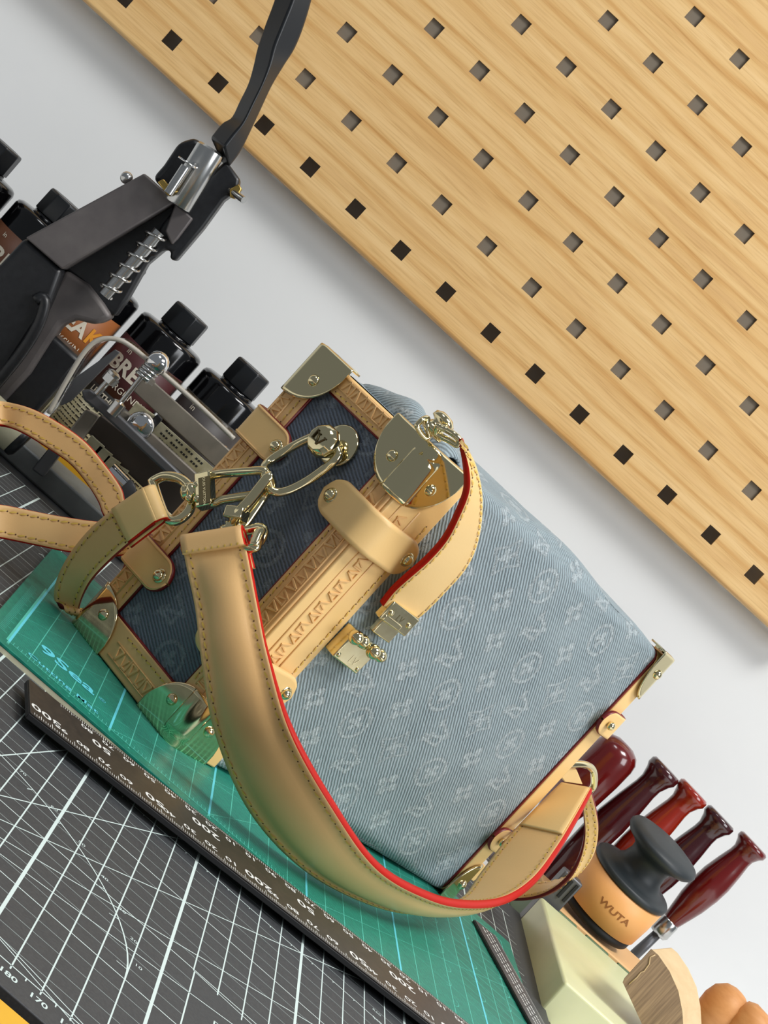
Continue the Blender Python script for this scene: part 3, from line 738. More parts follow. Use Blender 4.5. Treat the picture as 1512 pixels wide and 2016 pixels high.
# ---------------------------------------------------------------- knob, links, rings
kb=MB(); kc=atlid(668,878,2.); kb.lathe(kc,-BH,[(0,-.5),(9.4,-.5),(9.4,.8),(8.6,1.4),(0,1.5)],32); kn=kb.build('knob_base',m_gold,bag)
kb=MB(); k2=atlid(636,868,11); kb.lathe(k2+BH*9,-BH,[(4.6,0),(4.2,3),(6.2,5),(7.4,7.5),(7.2,10),(5.6,12.2),(5.2,12.4),(0,12.5)],10,smooth=False); kb.build('knob',m_gold,bag,bevel=.3)
kb=MB(); fx=lambda x,y:k2-BH*3.65+UZ*x*0+BD*(-0)+V((0,0,0))+UZ*(y)+(-BD)*x*1.
for p,q in (((-2.6,2.6),(-2.6,-1.8)),((-2.6,-1.8),(.4,-1.8)),((-1,1.6),(1.2,-2.8)),((1.2,-2.8),(3.4,1.6)),((-1.8,1.6),(0,1.6)),((2.6,1.6),(4,1.6))): stroke(kb,fx(*p),fx(*q),.7,-BH,.5)
kb.build('knob_letters',m_dgold,bag)
def link(name,pts,r,matl=m_gold,n=64,closed=True,sub=2):
    mb=MB(); P=[V(p) for p in pts]
    cs=crom_idx(P+[P[0]],n)[:-1] if closed else crom_idx(P,n)
    mb.tube(cs,r,14,closed=closed); return mb.build(name,matl,bag)
link('chain_link',[atlid(640,852,9),atlid(612,862,9),atlid(575,880,9),atlid(535,905,11),atlid(520,922,14),atlid(524,945,16),atlid(535,966,15),atlid(560,968,12),atlid(600,950,9),atlid(640,922,8),atlid(662,902,8),atlid(664,886,8)],1.9,n=90)
link('chain_link',[atlid(405,938,17),atlid(440,932,17),atlid(490,928,17),atlid(517,927,16),atlid(527,936,14),atlid(527,960,12),atlid(518,972,12),atlid(490,976,14),atlid(440,984,16),atlid(415,988,17)],1.9,n=80)
l3=link('chain_link',[atlid(529,938,19),atlid(516,955,19),atlid(492,985,19),atlid(468,1012,19),atlid(462,1030,17),atlid(478,1034,14),atlid(500,1005,13),atlid(520,975,13),atlid(533,958,15)],2.3,n=80)
def barbox(p,q,w,d,name,n=-BH,mt=m_gold,bev=.8):
    p=V(p);q=V(q);t=q-p;L_=t.length;t.normalize();s=n.cross(t).normalized();mb=MB();mb.box((p+q)/2,L_,w,d,t,s,n);return mb.build(name,mt,bag,bevel=bev,seg=3)
cl=barbox(atlid(403,932,19),atlid(405,1000,17),7.6,5.,'clasp_block')
kb=MB(); t_=(atlid(405,1000,17)-atlid(403,932,19)).normalized(); s_=(-BH).cross(t_).normalized(); cc=atlid(404,966,20.6)-BH*.35
kb.box(cc-BH*.2,11.5,5.6,.3,t_,s_,BH); kb.build('engraved_plate',m_dgold,cl,label='engraved dark plate')
tx=MB(); text_into(tx,'LOUIS VUITTON',1.75,lambda x,y:cc-BH*.5+t_*x-s_*-y); tx.build('lettering',m_gold,cl,recalc=False)
def bobbin(p,ax,s=1.):
    mb=MB(); mb.lathe(p,ax,[(0,-4*s),(2.2*s,-4*s),(3.*s,-3*s),(2.2*s,-2*s),(3.4*s,-1*s),(3.8*s,0),(3.2*s,1.2*s),(2.2*s,2*s),(3*s,3*s),(2*s,4*s),(0,4*s)],20); return mb.build('swivel',m_gold,bag)
ax1=(atlid(405,965,16)-atlid(345,970,20)).normalized(); bobbin(atlid(379,968,18),ax1,1.15); 
for q in ((370,958),(372,980),(386,955),(388,982)): 
    mb=MB(); mb.ball(atlid(*q,20),1.7); mb.build('swivel_bead',m_gold,bag)
link('strap_ring',[atlid(*p) for p in ((300,948,18),(322,938,18),(348,940,18),(368,953,17),(378,975,16),(374,1002,17),(358,1020,18),(338,1026,19),(324,1014,20),(312,985,20))],2.1,n=90)
barbox(atlid(470,1000,18),atlid(462,1024,18),9,6.5,'clasp_block'); bobbin(atlid(448,1045,17),(atlid(470,1010,17)-atlid(440,1062,17)).normalized(),.95)
link('handle_ring',[atlid(*p) for p in ((372,1066,20),(400,1060,19),(445,1052,18),(490,1044,18),(514,1040,18),(519,1050,19),(508,1070,21),(498,1078,23),(470,1080,23),(420,1084,23),(380,1088,23),(366,1080,22))],2.2,n=90)
barbox(atlid(516,1040,19.5),atlid(500,1077,23.5),5,5,'ring_corner_bar',bev=1.6)
# ---------------------------------------------------------------- wide handle
def rails(spec,w=None):
    A=[];Bb=[]
    for (xa,ya,Ya,xb,yb,Yb) in spec:
        A.append(at(xa,ya,Ya)); 
        if Yb is None or w:
            best=None; a=A[-1]
            for k in range(-60,61):
                q=at(xb,yb,Ya+k*.5); e=abs((q-a).length-w)+abs(k*.5-((Yb or Ya)-Ya))*.05
                if best is None or e<best[0]: best=(e,q)
            Bb.append(best[1])
        else: Bb.append(at(xb,yb,Yb))
    return A,Bb
hd=[(360,1080,790,484,1060,785),(368,1120,786,494,1104,780),(385,1200,778,512,1200,770),(397,1300,766,531,1290,757),(425,1440,755,575,1435,738),(490,1590,758,655,1580,741),(592,1702,768,745,1705,760),(715,1770,794,850,1765,795),(815,1793,829,925,1780,828),(903,1778,878,995,1772,865),(948,1722,905,1052,1735,885),(1003,1650,925,1100,1672,905),(1060,1590,940,1140,1605,925),(1105,1545,950,1166,1556,942)]
A,Bb=rails(hd)
H_ob,HA,HB,HN=ribbon(A,Bb,3.6,[m_lea,m_red],'wide_handle',bag,n=170,pad=2.4,flip=-1,stitch_mat=m_stitch,inset=3.0,label='padded wide leather handle with red edge')
# folded end of the handle over its ring
mid=[(HA[0]+HB[0])/2]; t0=(HA[0]-HA[5]).normalized(); n0=HN[0]
FA=[];FB=[]
for k in range(9):
    t=math.pi*k/8; o=t0*(5.*math.sin(t)+ (0))-n0*(3.6*(1-math.cos(t))-2.9)
    FA.append(HA[0]+o); FB.append(HB[0]+o)
FA=[HA[6]+n0*2.9]+FA+[HA[14]-n0*5.6]; FB=[HB[6]+n0*2.9]+FB+[HB[14]-n0*5.6]
ribbon(FA,FB,2.0,[m_lea,m_red],'folded_end',H_ob,n=40,flip=1,smk=1) if False else None
E=ribbon(FA,FB,2.2,[m_lea,m_red],'handle_fold',bag,n=44,flip=-1,smk=1,capmi=0)[0]
sm=MB()
for k in range(9):
    u=.05+.1*k; i_=5; p=HA[i_].lerp(HB[i_],u)+HN[i_]*3.75; q=HA[i_].lerp(HB[i_],u+.075)+HN[i_]*3.75; stitch_bar(sm,p,q,HN[i_],1.)
for i_,z_ in ((158,2.0),):
    for k in range(9):
        u=.06+.1*k; p=HA[i_].lerp(HB[i_],u)-HN[i_]*z_; q=HA[i_].lerp(HB[i_],u+.07)-HN[i_]*z_; stitch_bar(sm,p,q,-HN[i_],.9)
sm.build('cross_stitching',m_stitch,H_ob,kind='stuff')
# overlapping inner patch at the far end
# lining patch with a rolled edge at the far end of the handle
PA=[HA[i]-HN[i]*2.3 for i in range(147,169,3)]; PB=[HB[i]-HN[i]*2.3 for i in range(147,169,3)]
PA=[a.lerp(b,.05) for a,b in zip(PA,PB)]; PB=[b.lerp(a,.05) for a,b in zip(PA,PB)]
ribbon(PA,PB,.8,[m_lea2,m_lea],'lining_patch',H_ob,n=30,flip=1,smk=0)
# ---------------------------------------------------------------- narrow strap from the ring
s1=[(276,966,818,304,1034,812),(222,1003,822,256,1071,816),(173,1046,828,216,1106,822),(133,1098,834,184,1140,828),(110,1146,840,167,1168,836),(108,1181,843,157,1196,843),(128,1199,841,160,1209,842),(158,1207,845,176,1200,852),(196,1196,866,226,1160,872),(232,1150,872,256,1110,880),(262,1090,880,290,1060,888),(300,1050,890,330,1020,896)]
A,Bb=rails(s1)
S_ob,SA,SB,SN=ribbon(A,Bb,2.8,[m_lea,m_dred],'narrow_strap',bag,n=150,flip=-1,stitch_mat=m_stitch,inset=2.6,label='narrow leather strap clipped to the round ring')
t0=(SA[0]-SA[5]).normalized(); n0=SN[0]; FA=[];FB=[]
for k in range(9):
    t=math.pi*k/8; o=t0*(.5+4.5*math.sin(t))-n0*(3.2*(1-math.cos(t))-1.6); FA.append(SA[0]+o); FB.append(SB[0]+o)
FA=[SA[13]+n0*1.5]+FA+[SA[16]-n0*4.5]; FB=[SB[13]+n0*1.5]+FB+[SB[16]-n0*4.5]
ribbon(FA,FB,2.2,[m_lea2,m_red],'strap_fold',bag,n=60,flip=-1,smk=1,capmi=0)
sm=MB()
for k in range(5):
    u=.08+.18*k; p=SA[14].lerp(SB[14],u)+SN[14]*2.; stitch_bar(sm,p,SA[14].lerp(SB[14],u+.12)+SN[14]*2.,SN[14],1.)
sm.build('cross_stitching',m_stitch,S_ob,kind='stuff')
# long loop of strap swinging out to the left behind
s2=[(262,1032,905,240,1062,900),(247,988,912,205,1018,908),(239,960,915,194,990,912),(208,915,920,172,954,918),(167,868,925,139,915,922),(111,829,930,97,885,926),(56,802,935,42,852,930),(0,790,940,0,839,934),(-60,790,925,-60,838,918),(-130,815,900,-110,860,893),(-160,880,868,-130,900,862),(-150,950,840,-110,960,836),(-90,985,840,-80,1045,836),(0,993,850,0,1060,846),(56,1004,852,69,1074,848),(111,1015,853,139,1088,849),(194,1027,854,215,1096,850),(260,1030,856,280,1090,852)]
A,Bb=rails(s2)
ribbon(A,Bb,2.8,[m_lea,m_red],'strap_loop',bag,n=200,flip=-1,stitch_mat=m_stitch,inset=2.8,label='looped end of the leather strap with red edge')
# ---------------------------------------------------------------- closing strap with turn lock on the front
s3=[(903,872,13,911,862,13),(908,885,15,918,880,15),(917,930,19,934,919,17),(916,968,20,945,973,17),(897,1016,19,944,1028,15),(874,1060,17,933,1078,12),(839,1100,15,911,1120,10),(799,1135,12,874,1162,8),(772,1160,9,839,1198,6),(750,1188,7,815,1218,5)]
A=[atfr(x,y,o) for x,y,o,_,_,_ in s3]; Bb=[atfr(x,y,o) for _,_,_,x,y,o in s3]
C_ob,CA,CB,CN=ribbon(A,Bb,3.2,[m_lea2,m_red],'closing_strap',bag,n=110,flip=-1,stitch_mat=m_stitch,inset=1.9,label='short closing strap with dark red edge',sp=4.)
def fbox(x,y,off,sx,sy,sz,ang,name,par=bag,mt=m_gold2,bev=.6,**k):
    c=atfr(x,y,off); t=Ft*math.cos(ang)+UZ*math.sin(ang); s=Fn.cross(t).normalized(); mb=MB(); mb.box(c,sx,sy,sz,t,s,Fn); return mb.build(name,mt,par,bevel=bev,seg=3,**k),c,t,s
def dirang(p,q):
    d=atfr(*q,5)-atfr(*p,5); return math.atan2(d.dot(UZ),d.dot(Ft))
ang=dirang((762,1200),(805,1232)); w_=(atfr(808,1232,6)-atfr(757,1196,6)).length
pl,pc,pt_,ps=fbox(782,1214,8.,w_*1.0,9.5,4.2,ang,'strap_end_plate')
for sx_ in(-1,1): r=MB(); r.ball(pc+pt_*sx_*w_*.34+Fn*2.2,1.35,Fn,.7); r.build('rivet',m_gold,pl)
tx=MB(); text_into(tx,'LV',4.2,lambda x,y:pc+Fn*2.2+pt_*x+ps*y); tx.build('lettering',m_gold,pl,recalc=False)
hp,hc,ht,hs=fbox(760,1236,7,9,13,3.2,ang+math.pi/2,'hasp_arm')
bb=fbox(768,1222,8.5,13,3,4,ang,'hinge_bar')
a2=dirang((662,1270),(715,1312)); lk,lc_,lt,ls=fbox(694,1276,5.,19,14.5,7.,a2,'lock_body',label='pale gold lock body engraved with letters')
tx=MB(); text_into(tx,'LV',5,lambda x,y:lc_+Fn*3.6+lt*(x+2)+ls*(y-3.6)); tx.build('lettering',m_gold,lk,recalc=False)
for du,dv in ((-.4,.36),(.4,.36),(-.4,-.36),(.4,-.36)): r=MB(); r.ball(lc_+lt*19*du+ls*14.5*dv+Fn*3.4,1.2,Fn,.7); r.build('rivet',m_gold,lk)
for q in ((701,1255),(735,1283)):
    r=MB(); r.ball(atfr(*q,12),3.3,Fn); r.lathe(atfr(q[0]+14,q[1]+8,11),(atfr(q[0]+14,q[1]+8,11)-atfr(*q,12)),[(0,-3),(2.,-3),(3.0,-1),(2.6,1.5),(1.5,2.6),(0,2.8)],16); r.lathe(atfr(*q,6),Fn,[(1.8,0),(1.8,5)],12); r.build('lock_knob',m_gold,bag)
# swivel at the upper end of the closing strap
kb=MB(); kc=atfr(858,842,-2); kb.lathe(kc,UZ+BH*.2,[(0,-3),(5.2,-3),(5.8,-1.5),(4.2,0),(3,2),(5.2,3),(5.,5),(3.,6.4),(0,6.8)],24); kb.build('top_swivel',m_gold,bag)
link('top_strap_ring',[atfr(*p) for p in ((862,838,4),(878,846,6),(893,855,10),(904,866,12),(900,876,12),(886,868,9),(870,860,5),(858,852,3))],1.3,n=60)
link('top_square_ring',[atfr(*p) for p in ((820,838,-2),(832,826,-3),(842,824,-4),(840,840,-1),(845,858,0),(838,862,0),(828,852,-1))],1.1,n=60)
# second narrow strap hanging from the base ring
s4=[(1148,1560,950,1166,1561,950),(1147,1590,955,1175,1596,955),(1150,1633,960,1178,1638,962),(1144,1675,966,1166,1684,972),(1126,1718,974,1132,1722,988),(1095,1750,984,1088,1737,998),(1055,1768,996,1045,1737,1008),(1005,1772,1004,1000,1736,1014),(960,1765,1008,955,1728,1016)]
A,Bb=rails(s4); ribbon(A,Bb,2.4,[m_lea2,m_dred],'base_strap',bag,n=110,flip=-1,stitch_mat=m_stitch,inset=2.0)

# ================================================================ dye bottles in a row by the wall
RB=22.3
def bottle(xc,label,kind):
    yc=1150; r_=empty('dye_bottle',(xc,yc,-6),label,'bottle','black dye bottles in a row by the wall')
    mb=MB(); mb.lathe((xc,yc,-6),UZ,[(0,0),(RB-2,0),(RB,2),(RB,107),(RB-.8,109),(RB-2.5,110),(13,110.6),(11.5,110.8),(11.5,112)],40); mb.build('body',m_bottle,r_)
    mb=MB(); n=40; mb.lathe((xc,yc,-6),UZ,[(12.3,112.5),(12.5,113),(12.3,126),(11.6,127),(0,127)],8 if kind!=9 else 40,smooth=False,xd=(math.cos(.3),math.sin(.3),0)); mb.build('cap',m_plast,r_,bevel=.5,ang=25)
    def w(x,z,o=.15): a=x/RB; return V((xc+(RB+o)*math.sin(a),yc-(RB+o)*math.cos(a),z))
    def patch(x0,x1,z0,z1,name,m,o=.15,n=16):
        mb=MB(); mb.loft([[w(x0+(x1-x0)*k/n,z0,o) for k in range(n+1)],[w(x0+(x1-x0)*k/n,z1,o) for k in range(n+1)]],closed=False,smooth=True,caps=False); return mb.build(name,m,r_,solid=.1)
    return r_,w,patch
def words(r_,w,items,name='lettering',m=m_wink):
    t=MB()
    for s,x,z,sz,bd in items: text_into(t,s,sz,lambda a,b:w(x+a,z+b,.4),bold=bd)
    return t.build(name,m,r_,recalc=False)
def lines_(w,r_,x0,x1,z0,z1,n,m=m_ink):
    t=MB()
    rr=random.Random(n)
    for k in range(n):
        z=z1+(z0-z1)*k/(n-1); x=x0
        while x<x1-1.5:
            L_=rr.uniform(1.2,4); xe=min(x+L_,x1); t.add([w(x,z,.4),w(xe,z,.4),w(xe,z+.75,.4),w(x,z+.75,.4)],[(0,1,2,3)]); x=xe+.7
    return t.build('small_print',m,r_,recalc=False,kind='stuff')
specs=[(-194,'black dye bottle at the far left, with a green dot on its label',m_blk),(-146.5,'black dye bottle with brown label, second from the left behind the press arm',m_brl),(-99,'dye bottle with orange brown and cream label directly beneath the press spring',m_orl),(-51.5,'black dye bottle with maroon label, second from the handbag',m_mar),(-4,'black dye bottle with charcoal label nearest the handbag',m_dkl)]
for k,(xc,lb,lm) in enumerate(specs):
    r_,w,patch=bottle(xc,lb,k)
    patch(-30,30,50,88,'upper_label',lm,.15)
    patch(-30,30,0,48,'lower_label',m_paper,.15); patch(-28,28,49,56,'title_band',m_ink,.2)
    if k==0:
        mb=MB(); mb.lathe(w(15,84,.2),-V((0,1,0)),[(0,0.2),(4,.2),(4,0)],20); mb.build('green_dot',mat('green_ink',srgb(80,170,50),.5),r_)
    else:
        words(r_,w,[('in',-12,82,5,.01)] if k>2 else [('in',-12,84,4,.01)],'small_word')
        words(r_,w,[('BREA',-3.5,72.5,12.5,.035)]); words(r_,w,[('K',16.5,72.5,12.5,.035)],'orange_letter',m_oink)
        mb=MB()
    words(r_,w,[('LEATHER DYE',0,52.4,5,.025)],'title'); words(r_,w,[({2:'BUCKSKIN',3:'BURGUNDY'}.get(k,'BROWN'),2,61.5,5.4,.0)],'colour_name')
    lines_(w,r_,-24,24,4,44,14+k)

# ================================================================ hand press
YP=1060
press=empty('hand_press',(at(110,600,YP+12).x,YP+15,-6),'black cast iron hand press with steel spring spindle and long black lever','hand press')
def poly(pts,Y,d,name,m,parent=press,bev=1.2,**k):
    mb=MB(); mb.prism([at(x,y,Y) for x,y in pts],V((0,d,0))); return mb.build(name,m,parent,bevel=bev,seg=3,**k)
poly([(50,468),(284,341),(346,397),(122,531)],YP-6,22,'arm',m_gry,bev=1.,label='worn grey steel top arm')
poly([(-60,560),(0,520),(50,466),(124,532),(104,585),(92,612),(60,660),(0,752),(-80,800)],YP-4,34,'head',m_blk,bev=3)
# raised casting ridge on the head
mb=MB(); P_=[at(*q,YP-6) for q in ((-20,770),(10,735),(45,690),(75,640),(88,600),(84,585),(70,592))]; mb.tube(crom(P_,40),3.2,12); mb.build('casting_ridge',m_blk,press)
poly([(92,590),(128,530),(175,560),(205,598),(222,625),(190,640),(150,630),(120,640),(60,735),(0,800),(-40,780),(0,745),(60,655)],YP+8,22,'neck',m_gry,bev=3,label='dull grey neck of the frame')
poly([(120,525),(290,420),(345,390),(350,470),(290,520),(250,590),(225,625),(195,600),(165,560)],YP+12,18,'spindle_housing',m_blk,bev=2)
poly([(322,325),(352,280),(385,270),(415,300),(380,390),(345,400),(300,350)],YP+14,14,'rear_plate',m_blk,bev=3)
poly([(352,400),(445,315),(472,352),(468,375),(440,395),(400,450),(345,515),(333,508),(338,496),(325,490),(305,505),(285,500),(320,440)],YP+2,18,'side_casting',m_blk,bev=2)
poly([(345,400),(380,430),(350,470),(338,482),(325,455)],YP-3,16,'collar',m_gry,bev=1)
def lz(p,q,prof,name,m,parent=press,n=28,**k):
    p=V(p);q=V(q); mb=MB(); mb.lathe(p,q-p,prof,n); return mb.build(name,m,parent,autosm=True,**k)
p=at(348,404,YP-6); q=at(417,292,YP-6); Ls=(q-p).length
lz(p,q,[(0,0),(7.6,0),(8,.6),(8,Ls-1.2),(6.8,Ls),(0,Ls)],'sleeve',m_steel)
p=at(331,381,YP-18); q=at(366,328,YP-18); Ls=(q-p).length; lz(p,q,[(2.6,0),(2.6,Ls)],'guide_pin',m_steel)
mb=MB(); c=at(368,322,YP-19); ax=(q-p).normalized(); mb.lathe(c,ax,[(2.4,0),(5.6,0),(5.6,.9),(2.4,.9),(2.4,0)],24); mb.build('retaining_clip',m_chrome,press)
poly([(310,358),(322,352),(342,377),(330,386)],YP-16,8,'brass_bush',m_brass,bev=.6)
poly([(452,372),(470,362),(476,372),(463,392),(452,388)],YP-2,8,'brass_nut',m_brass,bev=.6)
p=at(458,378,YP); q=at(480,394,YP-6); lz(p,q,[(0,-2),(1.9,-2),(1.9,(q-p).length),(0,(q-p).length)],'stud',m_steel)
# spindle with coil spring
p=at(205,582,YP-2); q=at(314,456,YP-2); Ls=(q-p).length; lz(p,q,[(0,0),(3.6,0),(3.6,Ls),(0,Ls)],'spindle',m_steel)
mb=MB(); ax=(q-p).normalized(); x=ax.orthogonal().normalized(); y=ax.cross(x); pts=[]
for k in range(321):
    t=k/320; turns=6.; tt=t; 
    d=Ls*(.02+.97*tt); a=2*math.pi*turns*t; pts.append(p+ax*d+(x*math.cos(a)+y*math.sin(a))*5.2)
mb.tube(pts,.85,8); mb.build('coil_spring',m_steel,press)
# lever: three-sided bent bar
l=[(413,270),(436,242),(455,230),(470,200),(487,165),(497,130),(505,95),(520,50),(540,-5),(552,-60)]
m_=[(440,290),(462,262),(480,240),(500,200),(517,165),(530,130),(540,90),(556,50),(578,-5),(592,-60)]
r=[(452,330),(474,300),(493,262),(515,215),(536,170),(560,130),(582,95),(600,50),(616,-5),(628,-60)]
rl=[crom_idx([at(*q,YP-2) for q in l],40),crom_idx([at(*q,YP-15) for q in m_],40),crom_idx([at(*q,YP-4) for q in r],40),crom_idx([at(q[0]-16,q[1]-8,YP+8) for q in r],40)]
mb=MB(); mb.loft(rl,smooth=False); mb.build('lever',m_plast,press,bevel=1.5,seg=3,ang=20)
mb=MB(); mb.ball(at(249,350,YP),3.4); mb.lathe(at(249,350,YP),(at(268,368,YP)-at(249,350,YP)),[(1.6,0),(1.6,8)],12); mb.build('grub_screw',m_steel,press)
# base on the bench
mb=MB(); a=at(10,905,YP); b=V((8,YP,0)); x0=-105.; mb.box(((x0+14)/2,YP+20,6.5),14-x0,40,13); mb.build('base',speck('grey_green_paint',srgb(112,116,116),srgb(96,100,100),.4,40,bs=0),press,bevel=1.5)
mb=MB(); mb.box((-88,YP+24,38),26,22,56); mb.build('column',m_blk,press,bevel=3)
mb=MB(); mb.box((-30,YP+52,5),120,16,22); mb.build('yellow_strip',m_yel,bevel=.6,label='yellow painted strip of wood behind the grey press base',cat='wood strip',origin=(-30,YP+52,-6))
mb=MB(); c=at(44,878,YP-14); mb.lathe(c,(-1,0,.1),[(0,0),(6.5,0),(8.6,1.2),(9.,3.4),(8.8,4.6)],28); hd_=MB()
rt=empty('scraper_handle',(c.x-20,c.y,0),'cream rounded tool handle with a black end, inside the strap loop at left','tool handle')
mb.build('black_end',m_plast,rt); mb=MB(); mb.lathe(c,(-1,0,.1),[(8.5,4.4),(8.8,5),(9.6,12),(9.9,22),(9.,34),(7,44),(0,46)],28); mb.build('handle',m_cream,rt)

# ================================================================ leather splitter with spring screws
YS=1015
spl=empty('leather_splitter',at(300,880,YS+15),'grey metal leather splitting tool with spring screws and clear guard','leather tool')
def sp(pts,Y,d,name,m,bev=.6,**k): return poly(pts,Y,d,name,m,parent=spl,bev=bev,**k)
sp([(276,750),(294,744),(458,892),(440,930),(424,920),(262,770)],YS+12,3,'side_plate',m_slate)
sp([(160,768),(178,766),(200,784),(410,984),(396,996),(240,852),(196,812),(164,788)],YS-8,5,'lower_bar',m_dsl,bev=1.2)
sp([(232,812),(246,808),(300,852),(420,962),(405,975),(300,885),(234,826)],YS,4,'upper_bar',m_slate,bev=1.)
sp([(296,850),(312,826),(424,925),(408,962)],YS+7,1.2,'paper_slip',m_paper,bev=.1)
t=MB()
for k,(p,q) in enumerate((((322,842),(400,915)),((316,852),(395,925)),((312,862),(388,934)))):
    a=at(*p,YS+6.8);b=at(*q,YS+6.8); n=16
    for i in range(n):
        if (i*5+k)%4: line3=(a.lerp(b,i/n),a.lerp(b,(i+.7)/n)); stroke(t,line3[0],line3[1],1.,(0,-1,0),.05)
t.build('slip_print',m_ink,spl,kind='stuff')
sp([(236,830),(268,792),(306,820),(284,856)],YS+3,5,'guide_block',m_paper)
mb=MB(); mb.ball(at(276,838,YS-2),7.5,V((0,-1,0)),.5); mb.build('dome_nut',m_chrome,spl)
sp([(284,840),(310,815),(320,826),(296,852)],YS+1,5,'black_insert',m_blk)
lz(at(222,812,YS-12),at(291,726,YS-12),[(0,-1),(3.4,-1),(3.6,6),(1.3,7),(1.3,(at(291,726,YS-12)-at(222,812,YS-12)).length)],'tall_screw',m_steel,spl)
mb=MB(); mb.ball(at(310,715,YS-12),6.2); mb.build('screw_knob',m_chrome,spl)
mb=MB(); p=at(280,745,YS-12);q=at(302,722,YS-12);ax=(q-p).normalized();x=ax.orthogonal().normalized();y=ax.cross(x); mb.tube([p+ax*(q-p).length*k/90+(x*math.cos(k*.28)+y*math.sin(k*.28))*4. for k in range(91)],1.1,8); mb.build('tension_spring',m_steel,spl)
lz(at(296,742,YS-12),at(287,752,YS-12),[(0,0),(4,0),(4,3),(0,3)],'lock_nut',m_steel,spl,n=6)
lz(at(190,776,YS-10),at(226,735,YS-10),[(0,0),(1.7,0),(1.7,10),(3.6,10.5),(3.8,14),(2,15),(0,15)],'short_screw',m_steel,spl)
lz(at(212,752,YS-10),at(222,741,YS-10),[(0,0),(4.4,0),(4.6,4),(0,4.4)],'short_screw_nut',m_steel,spl,n=6)
sp([(124,862),(168,806),(194,820),(150,884)],YS-2,8,'grey_post',m_slate,bev=1.)
sp([(62,924),(104,872),(128,884),(84,940)],YS+32,9,'anvil_post',m_dsl,bev=1.)
sp([(148,846),(184,858),(196,880),(420,1090),(470,1040),(280,880),(200,818)],YS+18,6,'brown_back_plate',mat('brown_metal',srgb(66,58,52),.5,.3),bev=.8)
for k in range(4): sp([(166+k*17,873+k*19),(180+k*17,857+k*19),(206+k*16,880+k*16),(190+k*16,896+k*17)],YS+13,3,'pale_segment',m_paper,bev=.3)
lz(at(214,925,YS+6),at(246,958,YS+6),[(0,0),(5,0),(5,11),(0,11)],'roller',m_chrome,spl)
mb=MB(); mb.lathe(at(240,965,YS+8),(0,-1,0),[(0,3),(7,3),(7.4,2.4),(7.4,0),(0,0)],28); mb.build('round_washer',m_dsl,spl)
sp([(118,800),(140,790),(236,694),(226,688),(150,742),(110,778)],YS+20,3,'dark_side_strip',m_dsl,bev=.4)
# curved clear guard
gp=crom_idx([at(*q,YS) for q in ((100,812),(140,740),(172,690),(200,668),(236,668),(270,688),(330,740),(400,802),(462,862))],70)
mb=MB(); mb.loft([[p+V((0,-9,0)) for p in gp],[p+V((0,24,0)) for p in gp]],closed=False,smooth=True,caps=False); mb.build('clear_guard',m_clear,spl,solid=1.2)
mb=MB(); mb.tube([p+V((0,-9,0)) for p in gp],1.25,8); mb.build('guard_rim',mat('frosted_rim',srgb(190,184,172),.3,0),spl)

# ================================================================ right-hand tools
def tool(name,top,bot,prof,m,label,Y=1165,ferr=None,scale=1.):
    p=at(*top,Y); q=at(*bot,Y); ax=(q-p).normalized(); Lh=(q-p).length
    # extend to the bench
    down=(p.z+6)/max(-ax.z,.1)
    r_=empty(name,p+ax*down,label,'chisel','red wooden handled leather tools leaning by the wall')
    mb=MB(); mb.lathe(p,ax,[(r*scale,h*Lh) for r,h in prof],36); mb.build('handle',m,r_)
    f0=Lh*.99; mb=MB(); mb.lathe(p,ax,[(0,f0-2),(5.2,f0-2),(6.2,f0),(6.6,f0+9),(5.2,f0+11),(0,f0+11)],28); mb.build('ferrule',m_steel,r_)
    rest=down-(f0+11)
    if rest>1: mb=MB(); mb.lathe(p,ax,[(0,f0+10),(3,f0+10),(3.4,f0+11+rest*.4),(3.6,down-.3),(0,down-.3)],12); mb.build('shank',m_dsl,r_)
flare=[(0,0),(9.6,0),(10.9,.6/40),(10.9,.05),(9.4,.075),(7.6,.13),(7.6,.18),(9.,.30),(10.3,.45),(10.3,.58),(9.2,.74),(7.2,.88),(5.4,1.)]
tool('leather_chisel',(1314,1512),(1070,1740),flare,m_w2,'maroon handled chisel with flared end, next to the thick red handle')
tool('leather_chisel',(1369,1556),(1160,1752),flare,m_w3,'orange red handled chisel with flared end, behind the black knob')
tool('leather_chisel',(1422,1608),(1215,1802),flare,m_w4,'plum dark handled chisel between the orange and the rightmost handle')
tool('leather_chisel',(1486,1660),(1318,1816),flare,m_w1,'glossy dark red handled chisel, rightmost of the flared handles')
p=at(1228,1470,1166); q=at(1080,1612,1166); ax=(q-p).normalized()
down=(p.z+5.2)/-ax.z
r_=empty('mallet',p+ax*down,'thick dark red round-ended handle just beside the handbag base','mallet')
mb=MB(); Lh=(q-p).length; mb.lathe(p,ax,[(0,-2.5),(6,-2.2),(11,0),(13.6,3.4),(14.6,8),(15,20),(14.6,Lh*.6),(12,Lh*.9),(10,Lh)],40); mb.build('handle',m_w1,r_)
mb=MB(); mb.lathe(p,ax,[(0,Lh-1),(9.6,Lh-1),(9.6,down-.4),(0,down-.4)],28); mb.build('lower_grip',m_w2,r_)
